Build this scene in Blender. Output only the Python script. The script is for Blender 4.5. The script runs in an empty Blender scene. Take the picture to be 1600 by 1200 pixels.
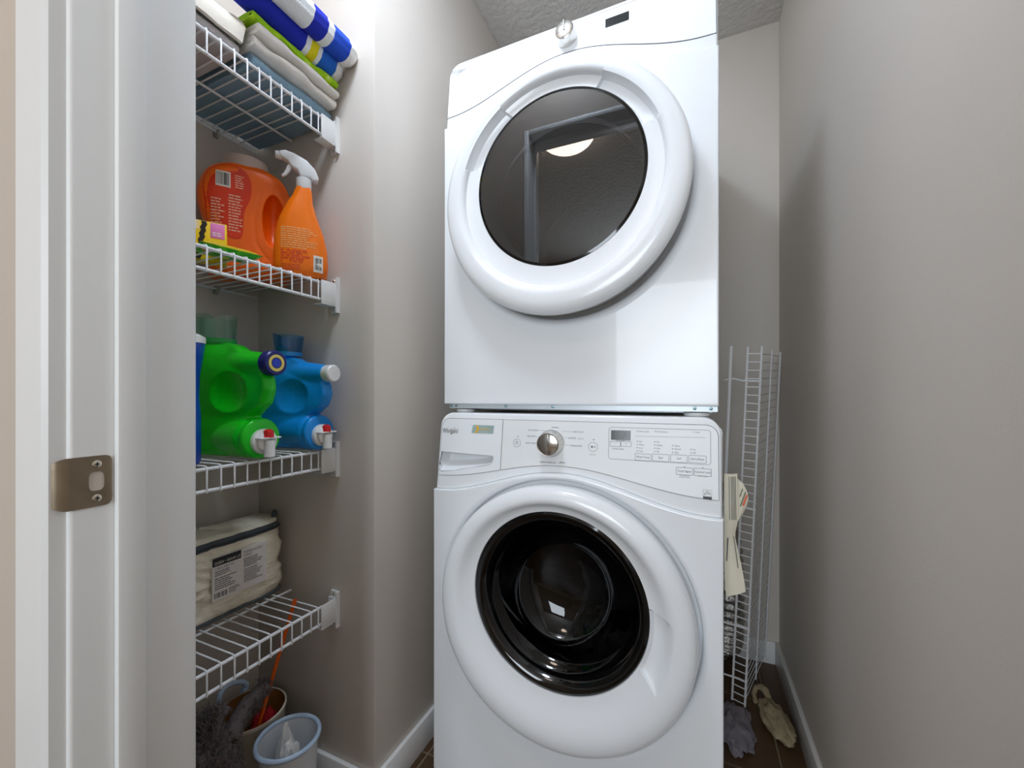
import bpy, bmesh, math, random
from mathutils import Vector, Matrix, noise
from mathutils.bvhtree import BVHTree

# ------------------------------------------------------------------ camera
FPX, HOR, CAMZ = 640.0, 617.5, 1.02            # focal length and horizon in 1600x1200 pixels, lens height
YAW = math.atan(282 / FPX)
SA, CA = math.sin(YAW), math.cos(YAW)
scene = bpy.context.scene
C = scene.collection
cam_d = bpy.data.cameras.new('camera'); cam = bpy.data.objects.new('camera', cam_d); C.objects.link(cam)
cam_d.sensor_fit = 'HORIZONTAL'; cam_d.sensor_width = 36.0; cam_d.lens = FPX / 1600 * 36.0
cam_d.shift_y = (HOR - 600) / 1600; cam_d.clip_start = 0.02
cam.location = (0, 0, CAMZ); cam.rotation_euler = (math.pi / 2, 0, YAW)
scene.camera = cam

# ------------------------------------------------------------------ world, daylight, exposure
w = bpy.data.worlds.new('world'); scene.world = w; w.use_nodes = True
w.node_tree.nodes['Background'].inputs[0].default_value = (0.75, 0.85, 1.0, 1)
w.node_tree.nodes['Background'].inputs[1].default_value = 1.0
vs = scene.view_settings
vs.view_transform = 'Standard'; vs.look = 'None'; vs.gamma = 1.0; vs.exposure = 0.45; vs.use_curve_mapping = False

def area(name, loc, target, sx, sy, power, col):
    d = bpy.data.lights.new(name, 'AREA'); d.shape = 'RECTANGLE'; d.size = sx; d.size_y = sy; d.energy = power; d.color = col
    o = bpy.data.objects.new(name, d); C.objects.link(o); o.location = loc
    o.rotation_euler = (Vector(target) - Vector(loc)).to_track_quat('-Z', 'Y').to_euler()
    return o
# daylight coming in through the hall window behind the camera
area('window_rear_offscreen', (-0.15, -2.56, 1.55), (-0.15, 0.0, 1.5), 1.2, 1.25, 32, (0.84, 0.92, 1.0))

# ------------------------------------------------------------------ pixel helpers (a pixel gives a direction, a plane the distance)
def ray(x, y):
    u = (x - 800) / FPX
    return Vector((-SA + u * CA, CA + u * SA, (HOR - y) / FPX))
def at_x(x, y, X): d = ray(x, y); k = X / d.x; return Vector((X, d.y * k, d.z * k + CAMZ))
def at_y(x, y, Y): d = ray(x, y); k = Y / d.y; return Vector((d.x * k, Y, d.z * k + CAMZ))
def at_z(x, y, Z): d = ray(x, y); k = (Z - CAMZ) / d.z; return Vector((d.x * k, d.y * k, Z))

# ------------------------------------------------------------------ materials
def lin(c):
    if isinstance(c, str):
        c = [int(c[i:i + 2], 16) / 255 for i in (0, 2, 4)]
    return tuple(((v / 12.92) if v <= 0.04045 else ((v + 0.055) / 1.055) ** 2.4) for v in c) + (1.0,)
MATS = {}
def mat(name, col, rough=0.5, metal=0.0, bump=0.0, bdist=0.002, scale=60.0, var=0.0, vscale=8.0, coat=0.0, trans=0.0, ior=1.45, detail=3.0, emit=None, estr=0.0, sub=0.0, alpha=1.0, aniso=(1, 1, 1), sheen=0.0):
    if name in MATS: return MATS[name]
    m = bpy.data.materials.new(name); m.use_nodes = True; nt = m.node_tree; N = nt.nodes; L = nt.links
    b = N['Principled BSDF']; I = b.inputs
    c = lin(col)
    I['Base Color'].default_value = c; I['Roughness'].default_value = rough; I['Metallic'].default_value = metal
    I['Coat Weight'].default_value = coat; I['Transmission Weight'].default_value = trans; I['IOR'].default_value = ior
    I['Alpha'].default_value = alpha
    if sheen: I['Sheen Weight'].default_value = sheen
    if sub: I['Subsurface Weight'].default_value = sub; I['Subsurface Radius'].default_value = (0.01, 0.01, 0.01)
    if emit is not None: I['Emission Color'].default_value = lin(emit); I['Emission Strength'].default_value = estr
    if bump or var:
        tc = N.new('ShaderNodeTexCoord'); mp = N.new('ShaderNodeMapping'); mp.inputs['Scale'].default_value = aniso
        L.new(tc.outputs['Object'], mp.inputs['Vector'])
        if var:
            nz = N.new('ShaderNodeTexNoise'); nz.inputs['Scale'].default_value = vscale; nz.inputs['Detail'].default_value = detail
            L.new(mp.outputs[0], nz.inputs['Vector'])
            mx = N.new('ShaderNodeMix'); mx.data_type = 'RGBA'
            mx.inputs['A'].default_value = tuple(v * (1 - var) for v in c[:3]) + (1,)
            mx.inputs['B'].default_value = tuple(min(1, v * (1 + var)) for v in c[:3]) + (1,)
            L.new(nz.outputs['Fac'], mx.inputs['Factor']); L.new(mx.outputs['Result'], I['Base Color'])
        if bump:
            nb = N.new('ShaderNodeTexNoise'); nb.inputs['Scale'].default_value = scale; nb.inputs['Detail'].default_value = detail
            L.new(mp.outputs[0], nb.inputs['Vector'])
            bp = N.new('ShaderNodeBump'); bp.inputs['Strength'].default_value = bump; bp.inputs['Distance'].default_value = bdist
            L.new(nb.outputs['Fac'], bp.inputs['Height']); L.new(bp.outputs[0], I['Normal'])
    MATS[name] = m
    return m
def glass_mat(name, tint, refl=1.0, rough=0.0, base=0.06):
    m = bpy.data.materials.new(name); m.use_nodes = True; nt = m.node_tree; N = nt.nodes; L = nt.links
    N.remove(N['Principled BSDF']); out = N['Material Output']
    t = N.new('ShaderNodeBsdfTransparent'); t.inputs[0].default_value = tint + (1,)
    g = N.new('ShaderNodeBsdfGlossy'); g.inputs['Color'].default_value = (refl, refl, refl, 1); g.inputs['Roughness'].default_value = rough
    lw = N.new('ShaderNodeLayerWeight'); lw.inputs['Blend'].default_value = 0.5
    pw = N.new('ShaderNodeMath'); pw.operation = 'POWER'; pw.inputs[1].default_value = 5.0; L.new(lw.outputs['Facing'], pw.inputs[0])
    f = N.new('ShaderNodeMath'); f.operation = 'MULTIPLY_ADD'; f.inputs[1].default_value = 1 - base; f.inputs[2].default_value = base; L.new(pw.outputs[0], f.inputs[0])
    mx = N.new('ShaderNodeMixShader')
    L.new(f.outputs[0], mx.inputs[0]); L.new(t.outputs[0], mx.inputs[1]); L.new(g.outputs[0], mx.inputs[2])
    L.new(mx.outputs[0], out.inputs[0])
    return m
def stripe_mat(name, stops, axis='Y', rough=0.9, bump=0.6, scale=400):
    """constant bands along a local axis; stops = [(pos_m, hex)]"""
    m = bpy.data.materials.new(name); m.use_nodes = True; nt = m.node_tree; N = nt.nodes; L = nt.links
    b = N['Principled BSDF']; b.inputs['Roughness'].default_value = rough
    tc = N.new('ShaderNodeTexCoord'); sp = N.new('ShaderNodeSeparateXYZ'); L.new(tc.outputs['Object'], sp.inputs[0])
    lo, hi = stops[0][0], stops[-1][0] + 0.05
    mr = N.new('ShaderNodeMapRange'); mr.inputs['From Min'].default_value = lo; mr.inputs['From Max'].default_value = hi
    L.new(sp.outputs[axis], mr.inputs['Value'])
    cr = N.new('ShaderNodeValToRGB'); cr.color_ramp.interpolation = 'CONSTANT'
    e = cr.color_ramp.elements
    while len(e) > 1: e.remove(e[0])
    e[0].position = 0; e[0].color = lin(stops[0][1])
    for p, c in stops[1:]:
        k = e.new((p - lo) / (hi - lo)); k.color = lin(c)
    L.new(mr.outputs[0], cr.inputs[0]); L.new(cr.outputs[0], b.inputs['Base Color'])
    nb = N.new('ShaderNodeTexNoise'); nb.inputs['Scale'].default_value = scale; L.new(tc.outputs['Object'], nb.inputs['Vector'])
    bp = N.new('ShaderNodeBump'); bp.inputs['Strength'].default_value = bump; bp.inputs['Distance'].default_value = 0.002
    L.new(nb.outputs['Fac'], bp.inputs['Height']); L.new(bp.outputs[0], b.inputs['Normal'])
    return m
def patch_mat(name, cols, scale=25, rough=0.9, bump=0.4):
    """printed cloth: voronoi patches in a few colours"""
    m = bpy.data.materials.new(name); m.use_nodes = True; nt = m.node_tree; N = nt.nodes; L = nt.links
    b = N['Principled BSDF']; b.inputs['Roughness'].default_value = rough
    tc = N.new('ShaderNodeTexCoord'); v = N.new('ShaderNodeTexNoise'); v.inputs['Scale'].default_value = scale; v.inputs['Detail'].default_value = 1
    L.new(tc.outputs['Object'], v.inputs['Vector'])
    cr = N.new('ShaderNodeValToRGB'); cr.color_ramp.interpolation = 'CONSTANT'; e = cr.color_ramp.elements
    while len(e) > 1: e.remove(e[0])
    e[0].position = 0; e[0].color = lin(cols[0][1])
    for p, c in cols[1:]:
        k = e.new(p); k.color = lin(c)
    L.new(v.outputs['Fac'], cr.inputs[0]); L.new(cr.outputs[0], b.inputs['Base Color'])
    nb = N.new('ShaderNodeTexNoise'); nb.inputs['Scale'].default_value = 300; L.new(tc.outputs['Object'], nb.inputs['Vector'])
    bp = N.new('ShaderNodeBump'); bp.inputs['Strength'].default_value = bump; bp.inputs['Distance'].default_value = 0.002
    L.new(nb.outputs['Fac'], bp.inputs['Height']); L.new(bp.outputs[0], b.inputs['Normal'])
    return m

PAINT = mat('wall_paint', 'd9d1c7', 0.55, bump=0.12, scale=220, var=0.02, vscale=3)
HALLP = mat('hall_paint', 'cdc0b3', 0.6, bump=0.12, scale=220)
CEIL = mat('ceiling_texture', 'e0ddd8', 0.9, bump=1.0, bdist=0.012, scale=45)
TRIM = mat('trim_white', 'f0f0ee', 0.35, bump=0.05, scale=150, var=0.01)
TILE = mat('brown_tile', '57402a', 0.4, bump=0.25, scale=40, var=0.35, vscale=14)
GROUT = mat('grout', '8a7a62', 0.9, bump=0.3, scale=200)
APPL = mat('appliance_white', 'eef0f2', 0.22, coat=0.3)
APPL2 = mat('appliance_panel_white', 'e9eaea', 0.35)
SEAM = mat('border_grey_ink', '55565a', 0.6)
BLACK = mat('black_gloss', '050505', 0.08, coat=0.5)
DARK = mat('dark_interior', '2c2c2e', 0.45)
DRUM = mat('drum_steel', '8a8a8c', 0.35, metal=0.7, bump=0.1, scale=30)
CHROME = mat('satin_chrome', 'd6d3ce', 0.16, metal=1.0)
SCREW = mat('zinc_screw', '8fb0b4', 0.3, metal=0.9)
INK = mat('grey_ink', '505256', 0.6)
INKD = mat('dark_ink', '2a2b2e', 0.6)
LCD = mat('display_black', '1d1f1e', 0.15)
SEG = mat('display_segment', '6f7468', 0.4)
VINYL = mat('white_vinyl_wire', 'eeeeee', 0.3)
BRKT = mat('white_bracket', 'ececea', 0.4)
NICKEL = mat('worn_nickel', '948672', 0.34, metal=0.85, bump=0.1, scale=60, var=0.25, vscale=45)
NICK2 = mat('bright_nickel', 'cfc8ba', 0.25, metal=0.9)
WOOD = mat('raw_recess', 'd9cfc4', 0.8)

# ------------------------------------------------------------------ mesh helpers
class MB:
    def __init__(s): s.v = []; s.f = []
    def add(s, vs_, fs):
        o = len(s.v); s.v += [tuple(p) for p in vs_]; s.f += [tuple(i + o for i in f) for f in fs]; return s
    def box(s, x0, x1, y0, y1, z0, z1):
        return s.add([(x0, y0, z0), (x1, y0, z0), (x1, y1, z0), (x0, y1, z0), (x0, y0, z1), (x1, y0, z1), (x1, y1, z1), (x0, y1, z1)],
                     [(0, 3, 2, 1), (4, 5, 6, 7), (0, 1, 5, 4), (1, 2, 6, 5), (2, 3, 7, 6), (3, 0, 4, 7)])
    def grid(s, rows, closed=False, flip=False):
        n = len(rows[0]); vs_ = [p for r in rows for p in r]; fs = []
        for i in range(len(rows) - 1):
            for j in range(n if closed else n - 1):
                k = (j + 1) % n
                q = (i * n + j, i * n + k, (i + 1) * n + k, (i + 1) * n + j)
                fs.append(q[::-1] if flip else q)
        return s.add(vs_, fs)
    def tube(s, path, r, seg=8, caps=True, squash=None):
        path = [Vector(p) for p in path]; rows = []; n = len(path)
        rs = r if isinstance(r, (list, tuple)) else [r] * n
        t0 = (path[1] - path[0]).normalized()
        up = Vector((0, 0, 1)) if abs(t0.z) < 0.9 else Vector((1, 0, 0))
        a = t0.cross(up).normalized()
        for i, p in enumerate(path):
            t = (path[min(i + 1, n - 1)] - path[max(i - 1, 0)]).normalized()
            a = (a - t * a.dot(t)).normalized(); b = t.cross(a)
            sq = squash if squash else 1.0
            rows.append([p + (a * math.cos(q) + b * math.sin(q) * sq) * rs[i] for q in [2 * math.pi * k / seg for k in range(seg)]])
        o = len(s.v); s.grid(rows, closed=True)
        if caps:
            s.f.append(tuple(o + k for k in range(seg))[::-1]); e = o + (n - 1) * seg; s.f.append(tuple(e + k for k in range(seg)))
        return s
    def lathe(s, prof, cen=(0, 0, 0), axis='Z', seg=48, caps=(False, False), a0=0.0, a1=2 * math.pi):
        rows = []; full = abs(a1 - a0 - 2 * math.pi) < 1e-6
        m = seg if full else seg + 1
        for r, h in prof:
            row = []
            for k in range(m):
                q = a0 + (a1 - a0) * k / seg; x, y = r * math.cos(q), r * math.sin(q)
                p = {'Z': (x, y, h), 'Y': (x, h, y), 'X': (h, x, y)}[axis]
                row.append((p[0] + cen[0], p[1] + cen[1], p[2] + cen[2]))
            rows.append(row)
        o = len(s.v); s.grid(rows, closed=full)
        if caps[0]: s.f.append(tuple(o + k for k in range(m)))
        if caps[1]: s.f.append(tuple(o + (len(prof) - 1) * m + k for k in range(m)))
        return s
    def prism(s, pts, d0, d1, axis='Y'):
        n = len(pts)
        def P(p, d): return {'Y': (p[0], d, p[1]), 'Z': (p[0], p[1], d), 'X': (d, p[0], p[1])}[axis]
        vs_ = [P(p, d0) for p in pts] + [P(p, d1) for p in pts]
        fs = [tuple(range(n)), tuple(range(n, 2 * n))[::-1]] + [(i, i + n, (i + 1) % n + n, (i + 1) % n) for i in range(n)]
        return s.add(vs_, fs)
    def xf(s, M): s.v = [tuple(M @ Vector(p)) for p in s.v]; return s
    def mesh(s, name, m=None, smooth=35.0, bevel=0.0, bseg=2, tri=False):
        me = bpy.data.meshes.new(name); me.from_pydata(s.v, [], s.f)
        return finish(me, m, smooth, bevel, bseg)
    def build(s, name, m, parent=None, smooth=35.0, bevel=0.0, bseg=2):
        return link(name, s.mesh(name, m, smooth, bevel, bseg), parent)
def finish(me, m=None, smooth=35.0, bevel=0.0, bseg=2):
    bm = bmesh.new(); bm.from_mesh(me)
    bmesh.ops.recalc_face_normals(bm, faces=bm.faces)
    if bevel:
        ed = [e for e in bm.edges if len(e.link_faces) == 2 and e.calc_face_angle(0) > 0.6]
        bmesh.ops.bevel(bm, geom=ed, offset=bevel, segments=bseg, profile=0.5, affect='EDGES', clamp_overlap=True)
    if smooth:
        th = math.radians(smooth)
        for f in bm.faces: f.smooth = True
        for e in bm.edges: e.smooth = (len(e.link_faces) == 2 and e.calc_face_angle(0) < th)
    bm.to_mesh(me); bm.free()
    if m: me.materials.append(m)
    return me
def link(name, me, parent=None):
    o = bpy.data.objects.new(name, me); C.objects.link(o)
    if parent: o.parent = parent
    return o
def thing(name, label, cat, loc=(0, 0, 0), rz=0.0, group=None):
    o = bpy.data.objects.new(name, None); C.objects.link(o); o.empty_display_size = 0.05
    o.location = loc; o.rotation_euler = (0, 0, rz); tag(o, label, cat, group); return o
def tag(o, label, cat, group=None):
    o['label'] = label; o['category'] = cat
    if group: o['group'] = group
    return o
def struct(o): o['kind'] = 'structure'; return o

def modmesh(me, mods):
    """run modifiers on a mesh through a temporary object and return the new mesh"""
    o = bpy.data.objects.new('tmp', me); C.objects.link(o); extra = []
    for typ, kw in mods:
        md = o.modifiers.new(typ, typ)
        for k, v in kw.items():
            if k == 'cut':
                c = bpy.data.objects.new('tmpc', v); C.objects.link(c); extra.append(c); md.object = c; md.operation = 'DIFFERENCE'; md.solver = 'EXACT'
            else: setattr(md, k, v)
    dg = bpy.context.evaluated_depsgraph_get(); dg.update()
    nm = bpy.data.meshes.new_from_object(o.evaluated_get(dg))
    for x in [o] + extra: bpy.data.objects.remove(x)
    return nm
def ellipsoid(c, r, seg=24, rings=14, M=None):
    mb = MB()
    rows = []
    for i in range(rings + 1):
        a = math.pi * i / rings - math.pi / 2
        rr = max(math.cos(a), 0.01)
        rows.append([(c[0] + r[0] * rr * math.cos(2 * math.pi * k / seg), c[1] + r[1] * rr * math.sin(2 * math.pi * k / seg), c[2] + r[2] * math.sin(a)) for k in range(seg)])
    mb.grid(rows, closed=True); mb.f.append(tuple(range(seg))[::-1]); o = rings * seg; mb.f.append(tuple(o + k for k in range(seg)))
    return mb
def blob(mb, name, m, voxel=0.003, smooth=8, cuts=(), smooth2=4):
    me = mb.mesh(name, None, smooth=0)
    me = modmesh(me, [('REMESH', dict(mode='VOXEL', voxel_size=voxel)), ('SMOOTH', dict(factor=0.5, iterations=smooth))])
    if cuts:
        mods = [('BOOLEAN', dict(cut=c.mesh('cut', None, smooth=0))) for c in cuts]
        me = modmesh(me, mods)
        me = modmesh(me, [('REMESH', dict(mode='VOXEL', voxel_size=voxel)), ('SMOOTH', dict(factor=0.5, iterations=smooth2))])
    for p in me.polygons: p.use_smooth = True
    me.name = name; me.materials.clear(); me.materials.append(m)
    return me
def bvh_of(me):
    bm = bmesh.new(); bm.from_mesh(me); t = BVHTree.FromBMesh(bm); bm.free(); return t
def project(mb, bvh, d, eps=0.0007):
    d = Vector(d).normalized()
    out = []
    for p in mb.v:
        h = bvh.ray_cast(Vector(p) - d * 0.5, d)
        out.append(tuple((h[0] if h[0] is not None else Vector(p)) - d * eps))
    mb.v = out; return mb
def plate(x0, x1, z0, z1, nx=8, nz=8, y=0.0, fn=None):
    mb = MB()
    rows = [[(x0 + (x1 - x0) * i / nx, y, z0 + (z1 - z0) * j / nz) for i in range(nx + 1)] for j in range(nz + 1)]
    return mb.grid(rows)
def dashes(x0, x1, z0, z1, lines, seed=0, h=0.45, gap=0.25, fill=0.9, y=0.0, step=0.004):
    """rows of fine print too small to read, as little bars"""
    rnd = random.Random(seed); mb = MB(); lh = (z1 - z0) / lines
    for i in range(lines):
        z = z1 - lh * (i + 0.5); x = x0; end = x0 + (x1 - x0) * rnd.uniform(0.6, 1) * fill
        while x < end:
            l = min(step * rnd.uniform(0.6, 2.2), end - x + 0.0005)
            mb.add([(x, y, z - lh * h / 2), (x + l, y, z - lh * h / 2), (x + l, y, z + lh * h / 2), (x, y, z + lh * h / 2)], [(0, 1, 2, 3)])
            x += l + step * gap
    return mb
def barcode(x0, x1, z0, z1, seed=1, n=16, y=0.0):
    rnd = random.Random(seed); mb = MB(); x = x0; u = (x1 - x0) / n
    for i in range(n):
        wd = u * rnd.choice((0.35, 0.5, 0.7))
        mb.add([(x, y, z0), (x + wd, y, z0), (x + wd, y, z1), (x, y, z1)], [(0, 1, 2, 3)]); x += u
    return mb
def text(mb, s, x, z, size, align='LEFT', shear=0.0, sx=1.0):
    """lettering as flat mesh in the local XZ plane facing -Y"""
    cu = bpy.data.curves.new('t', 'FONT'); cu.body = s; cu.size = size; cu.align_x = align; cu.align_y = 'CENTER'; cu.resolution_u = 2; cu.shear = shear
    o = bpy.data.objects.new('t', cu); C.objects.link(o)
    dg = bpy.context.evaluated_depsgraph_get(); dg.update()
    me = bpy.data.meshes.new_from_object(o.evaluated_get(dg))
    mb.add([(x + v.co.x * sx, 0, z + v.co.y) for v in me.vertices], [tuple(p.vertices) for p in me.polygons])
    bpy.data.objects.remove(o); bpy.data.meshes.remove(me); return mb
def rect_outline(mb, x0, x1, z0, z1, t=0.0006, y=0.0, r=0.0, n=4):
    def rr(x0, x1, z0, z1, r):
        pts = []
        for cx, cz, a in ((x1 - r, z0 + r, -90), (x1 - r, z1 - r, 0), (x0 + r, z1 - r, 90), (x0 + r, z0 + r, 180)):
            for k in range(n + 1):
                q = math.radians(a + 90 * k / n); pts.append((cx + r * math.cos(q), y, cz + r * math.sin(q)))
        return pts
    mb.grid([rr(x0, x1, z0, z1, max(r, t)), rr(x0 + t, x1 - t, z0 + t, z1 - t, max(r - t, t * 0.3))], closed=True); return mb
def circ_outline(mb, x, z, r, t=0.0005, seg=28):
    mb.grid([[(x + q * math.cos(a), 0, z + q * math.sin(a)) for a in [2 * math.pi * k / seg for k in range(seg)]] for q in (r, r - t)], closed=True); return mb
def disc(mb, x, z, r, y=0.0, seg=12):
    mb.add([(x + r * math.cos(2 * math.pi * k / seg), y, z + r * math.sin(2 * math.pi * k / seg)) for k in range(seg)], [tuple(range(seg))]); return mb

# ------------------------------------------------------------------ the setting
XR, YB, XE, YA, XB, XJ = 0.301, 1.831, -0.720, 0.790, -1.151, -0.594
ZC, YF0, YF1, ZD = 2.44, 0.2039, 0.3248, 2.05      # ceiling, door wall faces, door head
HX0, HX1, HY0 = -2.0, 1.35, -2.5                   # hall extents
XJ2 = 0.226                                         # right jamb face
struct(MB().box(XE - 0.05, XR + 0.1, YB, YB + 0.1, -0.02, ZC).build('wall_back', PAINT))
struct(MB().box(XR, XR + 0.1, YF1 - 0.002, YB, -0.02, ZC).build('wall_right', PAINT))
struct(MB().box(XB - 0.1, XE, YA, YB, -0.02, ZC).build('wall_left', PAINT, bevel=0.004))
struct(MB().box(XB - 0.1, XB, YF1 - 0.002, YA, -0.02, ZC).build('wall_alcove', PAINT))
mb = MB(); e = 0.02
mb.box(HX0, XJ - e, YF0, YF1 - 0.002, -0.02, ZC); mb.box(XJ2 + e, HX1, YF0, YF1 - 0.002, -0.02, ZC); mb.box(XJ - e, XJ2 + e, YF0, YF1 - 0.002, ZD + e, ZC)
struct(mb.build('wall_front', HALLP))
struct(MB().box(HX0 - 0.1, HX1 + 0.1, HY0 - 0.1, YB + 0.1, ZC, ZC + 0.1).build('ceiling', CEIL))
# hall walls with window openings
def wall_with_hole(name, fixed, a0, a1, h0, h1, z0, z1, axis):
    mb = MB()
    for (p0, p1, q0, q1) in ((a0, h0, -0.02, ZC), (h1, a1, -0.02, ZC), (h0, h1, -0.02, z0), (h0, h1, z1, ZC)):
        if axis == 'X': mb.box(fixed[0], fixed[1], p0, p1, q0, q1)
        else: mb.box(p0, p1, fixed[0], fixed[1], q0, q1)
    return struct(mb.build(name, HALLP))
struct(MB().box(HX0 - 0.1, HX0, HY0, YF1 - 0.002, -0.02, ZC).build('wall_hall_left', HALLP))
struct(MB().box(HX1, HX1 + 0.1, HY0, YF1 - 0.002, -0.02, ZC).build('wall_hall_right', HALLP))
wall_with_hole('wall_hall_back', (HY0 - 0.1, HY0), HX0 - 0.1, HX1 + 0.1, -0.8, 0.5, 0.9, 2.2, 'Y')
for k, (nm, ax, f, a0, a1, z0, z1) in enumerate((('window_1', 'Y', HY0 - 0.05, -0.8, 0.5, 0.9, 2.2),)):
    fr = MB(); t = 0.04
    for (p0, p1, q0, q1) in ((a0, a0 + t, z0, z1), (a1 - t, a1, z0, z1), (a0, a1, z0, z0 + t), (a0, a1, z1 - t, z1)):
        if ax == 'X': fr.box(f - 0.03, f + 0.03, p0, p1, q0, q1)
        else: fr.box(p0, p1, f - 0.03, f + 0.03, q0, q1)
    struct(fr.build(nm, TRIM))
# floor: grout bed with separate tiles
fl = struct(MB().box(HX0 - 0.1, HX1 + 0.1, HY0 - 0.1, YB + 0.1, -0.06, -0.003).build('floor', GROUT))
TS = 0.305
tile_me = MB().box(0.003, TS - 0.003, 0.003, TS - 0.003, -0.012, 0.0).mesh('tile', TILE, bevel=0.0015, bseg=1)
for i in range(-8, 5):
    for j in range(-9, 1):
        x, y = 0.224 + i * TS, 1.582 + j * TS
        if x > HX1 or y > YB or x + TS < HX0 or y + TS < HY0: continue
        if y > YF1 and (x > XR or x + TS < XB): continue
        o = link('tile', tile_me, fl); o.location = (x, y, 0)
# baseboards
def bb(name, x0, x1, y0, y1):
    return struct(MB().box(x0, x1, y0, y1, -0.002, 0.083).build(name, TRIM, bevel=0.003))
bb('baseboard_right', XR - 0.0135, XR, YF1, YB); bb('baseboard_back', XE, XR - 0.0135, YB - 0.012, YB)
bb('baseboard_left', XE, XE + 0.012, YA, YB - 0.012); bb('baseboard_alcove', XB, XE, YA - 0.012, YA)
# door frame: jambs, stops, casing
dr = bpy.data.objects.new('trim_1', None); C.objects.link(dr); struct(dr)
def jamb(sgn, xf):
    a, b = sorted((xf, xf + sgn * 0.02)); MB().box(a, b, YF0, YF1, 0, ZD + 0.02).build('jamb', TRIM, dr, bevel=0.004, bseg=3)
    a, b = sorted((xf - sgn * 0.010, xf)); MB().box(a, b, 0.2400, 0.2665, 0, ZD).build('door_stop', TRIM, dr, bevel=0.0025)
    c = xf + sgn * 0.005; prof = [(c, YF0), (c, YF0 - 0.013), (c + sgn * 0.004, YF0 - 0.017), (c + sgn * 0.064, YF0 - 0.017), (c + sgn * 0.068, YF0 - 0.013), (c + sgn * 0.068, YF0)]
    MB().prism(prof, 0, ZD + 0.075, 'Z').build('casing', TRIM, dr, smooth=25)
jamb(-1, XJ); jamb(1, XJ2)
MB().box(XJ, XJ2, YF0, YF1, ZD, ZD + 0.02).build('head_jamb', TRIM, dr, bevel=0.004)
MB().box(XJ, XJ2, 0.2400, 0.2665, ZD - 0.010, ZD).build('door_stop', TRIM, dr, bevel=0.0025)
MB().box(XJ - 0.005, XJ2 + 0.005, YF0 - 0.017, YF0, ZD + 0.005, ZD + 0.073).build('casing', TRIM, dr, bevel=0.003)

# strike plate on the jamb
SZ = CAMZ - 0.0933
sp = thing('strike_plate', 'worn nickel door strike plate with curved lip screwed to the white jamb', 'strike plate', (XJ, YF0, SZ))
hh, wd = 0.0275, 0.0345
outl = []
for cx, cz, a in ((wd - 0.006, -hh + 0.006, -90), (wd - 0.006, hh - 0.006, 0)):
    for k in range(5):
        q = math.radians(a + 90 * k / 4); outl.append((cx + 0.006 * math.cos(q), cz + 0.006 * math.sin(q)))
outl += [(-0.0005, hh), (-0.0005, -hh)]
def polar_plate(outline, cen, hole, x0, x1):
    """plate in the YZ plane with a rounded hole; rows hole->outline on both faces"""
    n = 64; rows = [[], [], [], []]
    for k in range(n):
        a = 2 * math.pi * k / n; d = Vector((math.cos(a), math.sin(a)))
        best = 1e9
        for i in range(len(outline)):
            p = Vector(outline[i]) - Vector(cen); q = Vector(outline[(i + 1) % len(outline)]) - Vector(cen); e_ = q - p
            den = d.x * e_.y - d.y * e_.x
            if abs(den) < 1e-12: continue
            tt = (p.x * e_.y - p.y * e_.x) / den; uu = (p.x * d.y - p.y * d.x) / den
            if tt > 0 and -1e-6 <= uu <= 1 + 1e-6: best = min(best, tt)
        hr = hole(a)
        for r_, (rr, xx) in enumerate(((hr, x0), (hr, x1), (best, x1), (best, x0))):
            rows[r_].append((xx, cen[0] + d.x * rr, cen[1] + d.y * rr))
    mb = MB(); mb.grid(rows + [rows[0]], closed=True); return mb
def sup(a, rx, rz, n=3.4): return 1 / ((abs(math.cos(a)) / rx) ** n + (abs(math.sin(a)) / rz) ** n) ** (1 / n)
polar_plate(outl, (0.0215, 0), lambda a: sup(a, 0.0065, 0.0105), 0.0002, 0.0018).build('plate', NICKEL, sp, smooth=30)
lip = []
for k in range(7):
    q = math.radians(75 * k / 6); lip.append((0.0018 - 0.016 * (1 - math.cos(q)), -0.014 * math.sin(q)))
mbl = MB(); rows = []
for i, (x, y) in enumerate(lip):
    hz = hh - 0.010 * (i / 6) ** 2; rows.append([(x, y, -hz), (x, y, hz)])
rows2 = [[(a[0] - 0.0016, a[1] + 0.0008, a[2]) for a in r] for r in rows]
mbl.grid(rows); mbl.grid(rows2); mbl.grid([[r[0] for r in rows], [r[0] for r in rows2]]); mbl.grid([[r[1] for r in rows], [r[1] for r in rows2]])
mbl.add([rows[-1][0], rows[-1][1], rows2[-1][1], rows2[-1][0]], [(0, 1, 2, 3)])
mbl.build('lip', NICKEL, sp)
MB().box(-0.0003, 0.0006, 0.014, 0.029, -0.011, 0.011).build('latch_recess', WOOD, sp)
for s in (-1, 1):
    scr = MB().lathe([(0.0001, 0.0026), (0.0035, 0.0023), (0.0044, 0.0016), (0.0044, 0.0008)], (0, 0.0215, s * 0.0185), 'X', 16).build('screw', NICK2, sp)
    MB().box(0.00255, 0.0028, 0.0215 - 0.002, 0.0215 + 0.002, s * 0.0185 - 0.0005, s * 0.0185 + 0.0005).box(0.00255, 0.0028, 0.021, 0.022, s * 0.0185 - 0.002, s * 0.0185 + 0.002).build('slot', INKD, scr)

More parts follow.
